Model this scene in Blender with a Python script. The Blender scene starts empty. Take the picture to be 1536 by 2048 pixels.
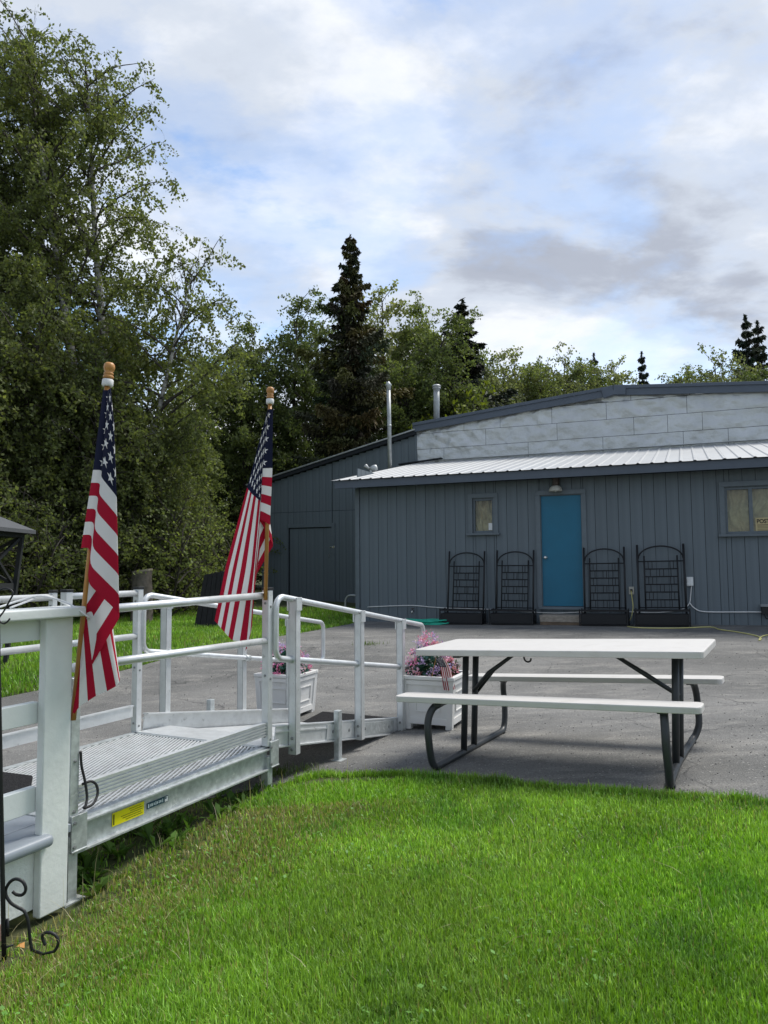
import bpy, bmesh, math, random
import numpy as np
from mathutils import Vector, Matrix

# ------------------------------------------------------------------ camera, world, sun, exposure
S = bpy.context.scene
COL = S.collection
F_PX, PITCH, ROLL, CAM_H = 1500.0, math.atan(111 / 1500), math.radians(-0.41), 1.25
_cp, _sp, _cr, _sr = math.cos(PITCH), math.sin(PITCH), math.cos(ROLL), math.sin(ROLL)
FWD = Vector((0, _cp, _sp)); _up = Vector((0, -_sp, _cp)); _rt = Vector((1, 0, 0))
RT = _rt * _cr + _up * _sr; UP = -_rt * _sr + _up * _cr
CAM = Vector((0, 0, CAM_H))
cam = bpy.data.cameras.new('camera'); cam_o = bpy.data.objects.new('camera', cam); COL.objects.link(cam_o)
cam.sensor_fit = 'VERTICAL'; cam.sensor_height = 36; cam.lens = F_PX / 2048 * 36
cam.clip_start = 0.05; cam.clip_end = 2000
cam_o.matrix_world = Matrix(((RT.x, UP.x, -FWD.x, 0), (RT.y, UP.y, -FWD.y, 0), (RT.z, UP.z, -FWD.z, CAM_H), (0, 0, 0, 1)))
S.camera = cam_o

SUN_DIR = Vector((0.42, 0.30, 0.86)).normalized()          # towards the sun, high behind thin cloud
SUN_EL = math.asin(SUN_DIR.z); SUN_AZ = math.atan2(SUN_DIR.x, SUN_DIR.y)
world = bpy.data.worlds.new("World"); S.world = world; world.use_nodes = True

def build_sky():
    nt = world.node_tree; N = nt.nodes; L = nt.links; N.clear()
    def nd(t, **k):
        n = N.new(t)
        for a, b in k.items(): setattr(n, a, b)
        return n
    def math_(op, a, b=None, clamp=False):
        n = nd('ShaderNodeMath', operation=op); n.use_clamp = clamp
        for i, v in enumerate((a, b)):
            if v is None: continue
            if isinstance(v, (int, float)): n.inputs[i].default_value = v
            else: L.new(v, n.inputs[i])
        return n.outputs[0]
    out = nd('ShaderNodeOutputWorld'); bg = nd('ShaderNodeBackground'); L.new(bg.outputs[0], out.inputs[0])
    bg.inputs[1].default_value = 0.1
    sky = nd('ShaderNodeTexSky', sky_type='NISHITA'); sky.sun_disc = False
    sky.sun_elevation = SUN_EL; sky.sun_rotation = SUN_AZ; sky.air_density = 1.0; sky.dust_density = 0.3; sky.ozone_density = 1.0
    tc = nd('ShaderNodeTexCoord'); sep = nd('ShaderNodeSeparateXYZ'); L.new(tc.outputs['Generated'], sep.inputs[0])
    zc = math_('MAXIMUM', sep.outputs[2], 0.0); den = math_('ADD', zc, 0.26)
    u = math_('DIVIDE', sep.outputs[0], den); v = math_('DIVIDE', sep.outputs[1], den)
    cmb = nd('ShaderNodeCombineXYZ'); L.new(u, cmb.inputs[0]); L.new(v, cmb.inputs[1])
    def noise(scale, detail, rough, off, dist=0.0, stretch=(1, 1, 1)):
        mp = nd('ShaderNodeMapping'); mp.inputs['Location'].default_value = off; mp.inputs['Scale'].default_value = stretch
        L.new(cmb.outputs[0], mp.inputs[0])
        n = nd('ShaderNodeTexNoise'); n.inputs['Scale'].default_value = scale; n.inputs['Detail'].default_value = detail
        n.inputs['Roughness'].default_value = rough; n.inputs['Distortion'].default_value = dist
        L.new(mp.outputs[0], n.inputs['Vector']); return n.outputs['Fac']
    def ramp(x, pts):
        r = nd('ShaderNodeValToRGB'); e = r.color_ramp.elements
        r.color_ramp.interpolation = 'EASE'
        while len(e) < len(pts): e.new(0.5)
        for el, (p, c) in zip(e, pts): el.position = p; el.color = (c, c, c, 1) if isinstance(c, (int, float)) else (*c, 1)
        L.new(x, r.inputs[0]); return r.outputs[0]
    # cloud deck: cover (where the blue shows), broad light and dark banks, puffs and thin streaks
    cover = noise(1.5, 10, 0.58, (7.0, 14.9, 0.0), 0.25, (0.9, 0.9, 1))
    mask = ramp(cover, [(0.38, 0.0), (0.46, 0.58), (0.56, 1.0)])
    wisp = noise(4.0, 9, 0.62, (7.7, 4.2, 1.0), 0.3, (0.8, 1.0, 1))
    bank = noise(0.62, 3, 0.5, (14.1, 2.2, 2.0), 0.2, (0.7, 1.5, 1))
    puff = noise(2.4, 10, 0.56, (4.3, 8.1, 5.0), 0.15, (0.85, 1.2, 1))
    t1 = math_('MULTIPLY', bank, 0.52); t2 = math_('MULTIPLY', puff, 0.48); shade = math_('ADD', t1, t2)
    ccol = ramp(shade, [(0.37, (5.3, 5.35, 5.4)), (0.43, (4.5, 4.65, 4.9)), (0.49, (3.25, 3.55, 4.05)), (0.55, (2.25, 2.45, 2.9)), (0.65, (1.65, 1.83, 2.25))])
    w1 = math_('SUBTRACT', wisp, 0.5); w2 = math_('MULTIPLY', w1, 1.0); mm = math_('ADD', mask, w2, True)
    hz = ramp(zc, [(0.0, 0.5), (0.2, 0.0)])
    mm2 = math_('MAXIMUM', mm, hz)
    mx = nd('ShaderNodeMix', data_type='RGBA'); L.new(mm2, mx.inputs['Factor'])
    L.new(sky.outputs[0], mx.inputs[6]); L.new(ccol, mx.inputs[7])
    L.new(mx.outputs[2], bg.inputs[0])
build_sky()
sun = bpy.data.lights.new('sun', 'SUN'); sun.energy = 2.0; sun.angle = math.radians(24); sun.color = (1.0, 0.955, 0.89)
sun_o = bpy.data.objects.new('sun', sun); COL.objects.link(sun_o)
sun_o.rotation_euler = SUN_DIR.to_track_quat('Z', 'Y').to_euler(); sun_o.location = SUN_DIR * 60
S.view_settings.view_transform = 'Standard'; S.view_settings.look = 'None'
S.view_settings.exposure = 1.1; S.view_settings.gamma = 1.0; S.view_settings.use_curve_mapping = False
S.render.engine = 'CYCLES'; S.cycles.max_bounces = 6; S.cycles.transparent_max_bounces = 8
S.cycles.use_denoising = True

# ------------------------------------------------------------------ helpers
rng = np.random.default_rng(7); random.seed(7)

def sstep(x, a, b):
    t = np.clip((np.asarray(x, float) - a) / (b - a), 0, 1); return t * t * (3 - 2 * t)

_tabs = {}
def vnoise(x, y, seed=0):
    if seed not in _tabs: _tabs[seed] = np.random.default_rng(100 + seed).random((64, 64))
    T = _tabs[seed]; x = np.asarray(x, float); y = np.asarray(y, float)
    xi = np.floor(x).astype(int); yi = np.floor(y).astype(int); fx = x - xi; fy = y - yi
    fx = fx * fx * (3 - 2 * fx); fy = fy * fy * (3 - 2 * fy)
    a = T[xi % 64, yi % 64]; b = T[(xi + 1) % 64, yi % 64]; c = T[xi % 64, (yi + 1) % 64]; d = T[(xi + 1) % 64, (yi + 1) % 64]
    return (a * (1 - fx) + b * fx) * (1 - fy) + (c * (1 - fx) + d * fx) * fy
def fbm(x, y, seed=0, n=3):
    s = 0; a = 0.5
    for i in range(n): s = s + a * vnoise(x * 2 ** i, y * 2 ** i, seed + i); a *= 0.5
    return s / (1 - 0.5 ** n)

def gz(x, y):
    """height of the ground"""
    x = np.asarray(x, float); y = np.asarray(y, float)
    near = 0.0446 * (np.clip(x, -3.2, 3.0) - 1.23) - 0.025 * (np.clip(y, 1.0, 9.0) - 5.15) - 0.028
    near = near - 0.075 * np.exp(-((x + 1.45) ** 2 + (y - 3.2) ** 2) / 0.7 ** 2)
    far = 0.16 + 0.012 * np.clip(x, 0, 8) + 0.035 * np.clip(y - 15.5, 0, 12) * sstep(-x, -1.5, 1.5)
    w = sstep(y, 7.0, 12.5)
    return near * (1 - w) + far * w

def ray(px, py):
    return (FWD + RT * ((px - 768) / F_PX) - UP * ((py - 1024) / F_PX))
def at(px, py, Y):
    d = ray(px, py); return CAM + d * (Y / d.y)
def gp(px, py):
    d = ray(px, py); t = 3.0
    for _ in range(60):
        p = CAM + d * t; z = float(gz(p.x, p.y)); t += (z - p.z) / d.z * 0.7
    p = CAM + d * t; return Vector((p.x, p.y, float(gz(p.x, p.y))))

def wm(o):
    m = o.matrix_basis.copy()
    while o.parent: o = o.parent; m = o.matrix_basis @ m
    return m

def tag(o, label=None, cat=None, group=None, kind=None):
    if label: o['label'] = label
    if cat: o['category'] = cat
    if group: o['group'] = group
    if kind: o['kind'] = kind
    return o
def thing(name, label, cat, loc=(0, 0, 0), rz=0.0, group=None, matrix=None):
    o = bpy.data.objects.new(name, None); COL.objects.link(o); o.empty_display_size = 0.1
    o.matrix_basis = matrix if matrix else Matrix.Translation(loc) @ Matrix.Rotation(rz, 4, 'Z')
    return tag(o, label, cat, group)
def link_mesh(name, me, parent=None, m=None):
    o = bpy.data.objects.new(name, me); COL.objects.link(o)
    if parent: o.parent = parent
    if m and not me.materials: me.materials.append(m)
    return o
def copy_tree(o, parent=None):
    c = o.copy(); COL.objects.link(c); c.parent = parent
    for ch in list(o.children): copy_tree(ch, c)
    return c

class MB:
    """collects shapes in world space (or the parent's space) and links them as one mesh object"""
    def __init__(s): s.v = []; s.f = []; s.uv = None
    def add(s, vs, fs):
        n = len(s.v); s.v += [Vector(p) for p in vs]; s.f += [tuple(i + n for i in f) for f in fs]; return s
    def box(s, c, size, ax=None):
        c = Vector(c); a, b, d = (Vector((1, 0, 0)), Vector((0, 1, 0)), Vector((0, 0, 1))) if ax is None else [Vector(q) for q in ax]
        x, y, z = [q / 2 for q in size]
        vs = [c + a * (i * x) + b * (j * y) + d * (k * z) for k in (-1, 1) for j in (-1, 1) for i in (-1, 1)]
        return s.add(vs, [(0, 2, 3, 1), (4, 5, 7, 6), (0, 1, 5, 4), (2, 6, 7, 3), (0, 4, 6, 2), (1, 3, 7, 5)])
    def bar(s, p, q, w, h, up=(0, 0, 1)):
        p = Vector(p); q = Vector(q); a = (q - p).normalized(); b = Vector(up).cross(a).normalized(); d = a.cross(b)
        return s.box((p + q) / 2, ((q - p).length, w, h), (a, b, d))
    def tube(s, pts, r, n=10, closed=False, caps=True):
        P = [Vector(p) for p in pts]; m = len(P); R = r if isinstance(r, (list, tuple)) else [r] * m
        tang = []
        for i in range(m):
            if closed: t = P[(i + 1) % m] - P[i - 1]
            else: t = P[min(i + 1, m - 1)] - P[max(i - 1, 0)]
            tang.append(t.normalized())
        u = tang[0].orthogonal().normalized(); vs = []
        for i in range(m):
            u = (u - tang[i] * u.dot(tang[i]))
            u = u.normalized() if u.length > 1e-6 else tang[i].orthogonal().normalized()
            w = tang[i].cross(u)
            for k in range(n):
                a = 2 * math.pi * k / n; vs.append(P[i] + (u * math.cos(a) + w * math.sin(a)) * R[i])
        fs = []
        for i in range(m if closed else m - 1):
            j = (i + 1) % m
            for k in range(n): fs.append((i * n + k, i * n + (k + 1) % n, j * n + (k + 1) % n, j * n + k))
        if caps and not closed: fs += [tuple(range(n - 1, -1, -1)), tuple((m - 1) * n + k for k in range(n))]
        return s.add(vs, fs)
    def lathe(s, base, axis, prof, n=16):
        b = Vector(base); a = Vector(axis).normalized(); u = a.orthogonal().normalized(); w = a.cross(u); vs = []; fs = []
        for r, z in prof:
            for k in range(n): t = 2 * math.pi * k / n; vs.append(b + a * z + (u * math.cos(t) + w * math.sin(t)) * r)
        for i in range(len(prof) - 1):
            for k in range(n): fs.append((i * n + k, i * n + (k + 1) % n, (i + 1) * n + (k + 1) % n, (i + 1) * n + k))
        fs += [tuple(range(n - 1, -1, -1)), tuple((len(prof) - 1) * n + k for k in range(n))]
        return s.add(vs, fs)
    def prism(s, poly, d):
        """closed polygon (3-D points) extruded along vector d"""
        d = Vector(d); n = len(poly); vs = [Vector(p) for p in poly] + [Vector(p) + d for p in poly]
        return s.add(vs, [tuple(range(n - 1, -1, -1)), tuple(range(n, 2 * n))] + [(i, (i + 1) % n, (i + 1) % n + n, i + n) for i in range(n)])
    def mesh(s, name, m=None, inv=None, smooth=False):
        me = bpy.data.meshes.new(name)
        vs = [inv @ p for p in s.v] if inv else s.v
        me.from_pydata([tuple(p) for p in vs], [], s.f)
        bm = bmesh.new(); bm.from_mesh(me); bmesh.ops.recalc_face_normals(bm, faces=bm.faces); bm.to_mesh(me); bm.free()
        if m: me.materials.append(m)
        if smooth: me.polygons.foreach_set('use_smooth', [True] * len(me.polygons))
        return me
    def build(s, name, m, parent=None, local=False, smooth=False, bevel=0.0, seg=2):
        inv = wm(parent).inverted() if (parent and not local) else None
        o = link_mesh(name, s.mesh(name, m, inv, smooth), parent)
        if bevel:
            b = o.modifiers.new('bevel', 'BEVEL'); b.width = bevel; b.segments = seg; b.limit_method = 'ANGLE'; b.angle_limit = math.radians(40)
            o.data.polygons.foreach_set('use_smooth', [True] * len(o.data.polygons))
            w = o.modifiers.new('normals', 'WEIGHTED_NORMAL'); w.keep_sharp = False
        return o

def np_mesh(name, v, f, m=None, col=None, smooth=False):
    me = bpy.data.meshes.new(name); v = np.ascontiguousarray(v, np.float32); f = np.ascontiguousarray(f, np.int32)
    k = f.shape[1]
    me.vertices.add(len(v)); me.vertices.foreach_set('co', v.ravel())
    me.loops.add(f.size); me.loops.foreach_set('vertex_index', f.ravel())
    me.polygons.add(len(f)); me.polygons.foreach_set('loop_start', np.arange(0, f.size, k, dtype=np.int32))
    if col is not None:
        a = me.color_attributes.new('tint', 'FLOAT_COLOR', 'POINT')
        c = np.ones((len(v), 4), np.float32); c[:, :3] = col; a.data.foreach_set('color', c.ravel())
    me.update(calc_edges=True)
    if smooth: me.polygons.foreach_set('use_smooth', np.ones(len(f), bool))
    if m: me.materials.append(m)
    return me

# ------------------------------------------------------------------ materials
def mat(name, color, rough=0.6, metal=0.0, var=0.12, scale=8.0, bump=0.0, bscale=60.0, detail=5, stretch=(1, 1, 1), spec=0.4, obj_var=0.0, dirt=None, dirt_scale=3.0, dirt_lo=0.52, dirt_hi=0.72, coord='Object', bdist=0.01):
    m = bpy.data.materials.new(name); m.use_nodes = True; nt = m.node_tree; N = nt.nodes; L = nt.links
    b = N['Principled BSDF']; b.inputs['Roughness'].default_value = rough; b.inputs['Metallic'].default_value = metal
    b.inputs['Specular IOR Level'].default_value = spec
    tc = N.new('ShaderNodeTexCoord'); mp = N.new('ShaderNodeMapping'); mp.inputs['Scale'].default_value = stretch
    L.new(tc.outputs[coord], mp.inputs[0])
    n = N.new('ShaderNodeTexNoise'); n.inputs['Scale'].default_value = scale; n.inputs['Detail'].default_value = detail; n.inputs['Roughness'].default_value = 0.6
    L.new(mp.outputs[0], n.inputs['Vector'])
    r = N.new('ShaderNodeMapRange'); r.inputs[1].default_value = 0.3; r.inputs[2].default_value = 0.7; r.inputs[3].default_value = 1 - var; r.inputs[4].default_value = 1 + var
    L.new(n.outputs['Fac'], r.inputs[0])
    mul = N.new('ShaderNodeVectorMath'); mul.operation = 'SCALE'; mul.inputs[0].default_value = color; L.new(r.outputs[0], mul.inputs['Scale'])
    cur = mul.outputs[0]
    if obj_var:
        oi = N.new('ShaderNodeObjectInfo'); r2 = N.new('ShaderNodeMapRange'); r2.inputs[3].default_value = 1 - obj_var; r2.inputs[4].default_value = 1 + obj_var
        L.new(oi.outputs['Random'], r2.inputs[0]); m2 = N.new('ShaderNodeVectorMath'); m2.operation = 'SCALE'; L.new(cur, m2.inputs[0]); L.new(r2.outputs[0], m2.inputs['Scale']); cur = m2.outputs[0]
    if dirt:
        n2 = N.new('ShaderNodeTexNoise'); n2.inputs['Scale'].default_value = dirt_scale; n2.inputs['Detail'].default_value = 8; n2.inputs['Roughness'].default_value = 0.65; L.new(mp.outputs[0], n2.inputs['Vector'])
        r3 = N.new('ShaderNodeMapRange'); r3.inputs[1].default_value = dirt_lo; r3.inputs[2].default_value = dirt_hi; L.new(n2.outputs['Fac'], r3.inputs[0])
        mx = N.new('ShaderNodeMix'); mx.data_type = 'RGBA'; L.new(r3.outputs[0], mx.inputs['Factor']); L.new(cur, mx.inputs[6]); mx.inputs[7].default_value = (*dirt, 1); cur = mx.outputs[2]
    L.new(cur, b.inputs['Base Color'])
    if bump:
        n3 = N.new('ShaderNodeTexNoise'); n3.inputs['Scale'].default_value = bscale; n3.inputs['Detail'].default_value = 4; L.new(mp.outputs[0], n3.inputs['Vector'])
        bp = N.new('ShaderNodeBump'); bp.inputs['Strength'].default_value = bump; bp.inputs['Distance'].default_value = bdist
        L.new(n3.outputs['Fac'], bp.inputs['Height']); L.new(bp.outputs[0], b.inputs['Normal'])
    return m

def leaf_mat(name, color, trans=0.35, rough=0.55, spec=0.25, obj_var=0.0):
    m = bpy.data.materials.new(name); m.use_nodes = True; nt = m.node_tree; N = nt.nodes; L = nt.links
    b = N['Principled BSDF']; b.inputs['Roughness'].default_value = rough; b.inputs['Specular IOR Level'].default_value = spec
    a = N.new('ShaderNodeAttribute'); a.attribute_name = 'tint'
    oi = N.new('ShaderNodeObjectInfo'); rp_ = N.new('ShaderNodeMix'); rp_.data_type = 'RGBA'; L.new(oi.outputs['Random'], rp_.inputs['Factor'])
    k = obj_var; rp_.inputs[6].default_value = (color[0] * (1 - 0.7 * k), color[1] * (1 - 0.8 * k), color[2] * (1 - 0.5 * k), 1); rp_.inputs[7].default_value = (color[0] * (1 + 1.25 * k), color[1] * (1 + 0.75 * k), color[2] * (1 + 0.5 * k), 1)
    mu = N.new('ShaderNodeVectorMath'); mu.operation = 'MULTIPLY'; L.new(rp_.outputs[2], mu.inputs[1]); L.new(a.outputs['Color'], mu.inputs[0])
    L.new(mu.outputs[0], b.inputs['Base Color'])
    tr = N.new('ShaderNodeBsdfTranslucent'); sc = N.new('ShaderNodeVectorMath'); sc.operation = 'MULTIPLY'; sc.inputs[1].default_value = (1.25, 1.3, 0.7); L.new(mu.outputs[0], sc.inputs[0]); L.new(sc.outputs[0], tr.inputs[0])
    mix = N.new('ShaderNodeMixShader'); mix.inputs[0].default_value = trans; L.new(b.outputs[0], mix.inputs[1]); L.new(tr.outputs[0], mix.inputs[2])
    L.new(mix.outputs[0], N['Material Output'].inputs[0])
    return m

M = dict(
    blue=mat('grey_blue_paint', (0.112, 0.139, 0.158), 0.62, var=0.09, scale=5, bump=0.12, bscale=90, stretch=(1, 1, 0.15), obj_var=0.035, dirt=(0.125, 0.145, 0.155), dirt_scale=4.5, dirt_lo=0.56, dirt_hi=0.85),
    bluetrim=mat('grey_blue_trim', (0.114, 0.141, 0.160), 0.55, var=0.08, scale=9, obj_var=0.03),
    fascia=mat('slate_fascia', (0.078, 0.098, 0.128), 0.45, var=0.08, scale=4),
    dark=mat('wall_core', (0.018, 0.022, 0.027), 0.9),
    door=mat('teal_blue_door_paint', (0.004, 0.122, 0.210), 0.42, var=0.05, scale=3),
    silver=mat('aluminium_sheet', (0.50, 0.52, 0.525), 0.42, metal=0.62, var=0.08, scale=3, bump=0.75, bscale=3.4, bdist=0.07, obj_var=0.04),
    roofmetal=mat('white_roof_metal', (0.43, 0.44, 0.44), 0.42, metal=0.25, var=0.06, scale=3, obj_var=0.03),
    galv=mat('galvanised_steel', (0.45, 0.48, 0.48), 0.5, metal=0.55, var=0.22, scale=26, detail=3, dirt=(0.62, 0.64, 0.63), dirt_scale=16, dirt_lo=0.6, dirt_hi=0.66),
    alu=mat('aluminium', (0.62, 0.64, 0.64), 0.42, metal=0.55, var=0.10, scale=12, bump=0.05, bscale=120, dirt=(0.36, 0.37, 0.36), dirt_scale=22, dirt_lo=0.62, dirt_hi=0.74),
    alud=mat('grating_bar_aluminium', (0.58, 0.60, 0.60), 0.5, metal=0.4, var=0.12, scale=14),
    pipe=mat('galvanised_pipe', (0.38, 0.40, 0.40), 0.5, metal=0.5, var=0.2, scale=6),
    white=mat('white_paint', (0.66, 0.69, 0.665), 0.5, var=0.04, scale=6, bump=0.10, bscale=45),
    whitepost=mat('post_white_paint', (0.65, 0.68, 0.65), 0.5, var=0.05, scale=10, bump=0.14, bscale=40, dirt=(0.55, 0.47, 0.34), dirt_scale=2.3, dirt_lo=0.64, dirt_hi=0.85),
    whiterough=mat('rough_white_paint', (0.72, 0.74, 0.71), 0.6, var=0.06, scale=10, bump=0.4, bscale=75, dirt=(0.52, 0.44, 0.30), dirt_scale=2.3, dirt_lo=0.66, dirt_hi=0.8),
    planter=mat('white_planter_resin', (0.66, 0.66, 0.64), 0.45, var=0.04, scale=8, dirt=(0.52, 0.51, 0.47), dirt_scale=6, dirt_lo=0.6, dirt_hi=0.8),
    greydeck=mat('grey_deck_paint', (0.24, 0.27, 0.30), 0.4, var=0.08, scale=8),
    tabletop=mat('pale_moulded_plastic', (0.55, 0.535, 0.505), 0.5, var=0.03, scale=5, bump=0.10, bscale=240, dirt=(0.46, 0.44, 0.40), dirt_scale=7, dirt_lo=0.54, dirt_hi=0.85),
    tubeblk=mat('charcoal_powder_coat', (0.028, 0.032, 0.034), 0.42, var=0.1, scale=20),
    black=mat('black_metal', (0.010, 0.011, 0.012), 0.5, var=0.1),
    rack=mat('black_rack_metal', (0.007, 0.008, 0.010), 0.55, var=0.1),
    blackcable=mat('black_rubber', (0.012, 0.012, 0.013), 0.55),
    whitecable=mat('white_cable_jacket', (0.66, 0.67, 0.66), 0.45),
    yellowcord=mat('yellow_cord', (0.55, 0.52, 0.20), 0.5),
    hose=mat('green_hose_rubber', (0.02, 0.40, 0.27), 0.4),
    wood=mat('honey_varnished_wood', (0.42, 0.20, 0.055), 0.4, var=0.2, scale=6, stretch=(6, 6, 0.6)),
    stepwood=mat('weathered_step_wood', (0.27, 0.24, 0.20), 0.85, var=0.3, scale=6, stretch=(0.6, 6, 6), bump=0.3, bscale=40),
    stepside=mat('brown_step_wood', (0.13, 0.095, 0.065), 0.85, var=0.3, scale=7),
    brick=mat('reddish_foundation', (0.24, 0.15, 0.115), 0.9, var=0.2, scale=14, bump=0.4),
    shingle=mat('grey_shingle', (0.075, 0.08, 0.085), 0.8, var=0.15, scale=30),
    gazebo=mat('dark_stained_timber', (0.020, 0.022, 0.023), 0.7, var=0.2),
    stump=mat('stump_bark', (0.11, 0.095, 0.08), 0.95, var=0.45, scale=9, bump=0.9, bscale=14),
    stumptop=mat('stump_cut_wood', (0.26, 0.23, 0.18), 0.9, var=0.25, scale=12),
    blackplank=mat('black_weathered_plank', (0.011, 0.011, 0.012), 0.8, var=0.3, scale=8),
    curtain=mat('tan_curtain_cloth', (0.62, 0.50, 0.30), 0.9, var=0.25, scale=7),
    paper=mat('paper_sheet', (0.62, 0.60, 0.50), 0.7),
    signpaper=mat('cream_sign_card', (0.46, 0.39, 0.21), 0.6, var=0.03),
    ink=mat('black_ink', (0.012, 0.012, 0.012), 0.6),
    rust=mat('rusty_brown_metal', (0.07, 0.055, 0.05), 0.7, var=0.3),
    lampwhite=mat('lamp_enamel', (0.42, 0.41, 0.36), 0.5),
    boxwhite=mat('white_box_plastic', (0.66, 0.68, 0.68), 0.4),
    boxgrey=mat('grey_box_metal', (0.22, 0.23, 0.23), 0.45, metal=0.3),
    chrome=mat('knob_metal', (0.65, 0.65, 0.62), 0.25, metal=0.9),
    yellow=mat('yellow_label', (0.72, 0.66, 0.005), 0.45, var=0.03),
    navylabel=mat('dark_teal_nameplate', (0.02, 0.06, 0.085), 0.35),
    lightink=mat('pale_print', (0.42, 0.50, 0.52), 0.5),
    doormat=mat('black_rubber_mat', (0.022, 0.022, 0.023), 0.9, var=0.4, scale=70, bump=1.0, bscale=90, spec=0.08),
    soil=mat('planter_soil', (0.03, 0.024, 0.018), 0.95),
    redband=mat('red_pipe_band', (0.25, 0.04, 0.03), 0.6),
    barkbirch=mat('birch_bark', (0.36, 0.35, 0.325), 0.8, var=0.45, scale=3.0, stretch=(2, 2, 5), dirt=(0.035, 0.032, 0.03), dirt_scale=2.6, dirt_lo=0.50, dirt_hi=0.60),
    barkdark=mat('dark_bark', (0.055, 0.047, 0.04), 0.9, var=0.35, scale=4),
    twig=mat('twig_bark', (0.06, 0.052, 0.045), 0.85),
    clover=mat('gravel_stone', (0.20, 0.195, 0.185), 0.85, var=0.3, scale=60, obj_var=0.2),
    debris=mat('fallen_orange_leaf', (0.50, 0.24, 0.06), 0.7),
)
M['birchleaf'] = leaf_mat('birch_leaf', (0.112, 0.152, 0.055), 0.48, obj_var=0.22)
M['farleaf'] = leaf_mat('alder_leaf', (0.120, 0.172, 0.062), 0.48, obj_var=0.28)
M['paleleaf'] = leaf_mat('pale_leaf', (0.150, 0.190, 0.090), 0.48, obj_var=0.22)
M['yellowleaf'] = leaf_mat('yellow_green_leaf', (0.14, 0.18, 0.02), 0.4)
M['needle'] = leaf_mat('spruce_needle', (0.046, 0.052, 0.030), 0.08, 0.7)
M['needled'] = leaf_mat('dark_spruce_needle', (0.030, 0.040, 0.028), 0.08, 0.7)
M['grass'] = leaf_mat('grass_blade', (1, 1, 1), 0.40, 0.38, 0.5)
M['weed'] = leaf_mat('weed_leaf', (1, 1, 1), 0.3, 0.5)
M['petal'] = leaf_mat('cloth_petal', (1, 1, 1), 0.3, 0.7)

def glass_mat():
    m = bpy.data.materials.new('window_glass'); m.use_nodes = True; N = m.node_tree.nodes; L = m.node_tree.links
    N.remove(N['Principled BSDF'])
    t = N.new('ShaderNodeBsdfTransparent'); t.inputs[0].default_value = (0.82, 0.85, 0.84, 1); g = N.new('ShaderNodeBsdfGlossy'); g.inputs['Roughness'].default_value = 0.03
    fr = N.new('ShaderNodeFresnel'); fr.inputs[0].default_value = 1.45; mx = N.new('ShaderNodeMixShader')
    L.new(fr.outputs[0], mx.inputs[0]); L.new(t.outputs[0], mx.inputs[1]); L.new(g.outputs[0], mx.inputs[2]); L.new(mx.outputs[0], N['Material Output'].inputs[0])
    return m
M['glass'] = glass_mat()

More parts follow.
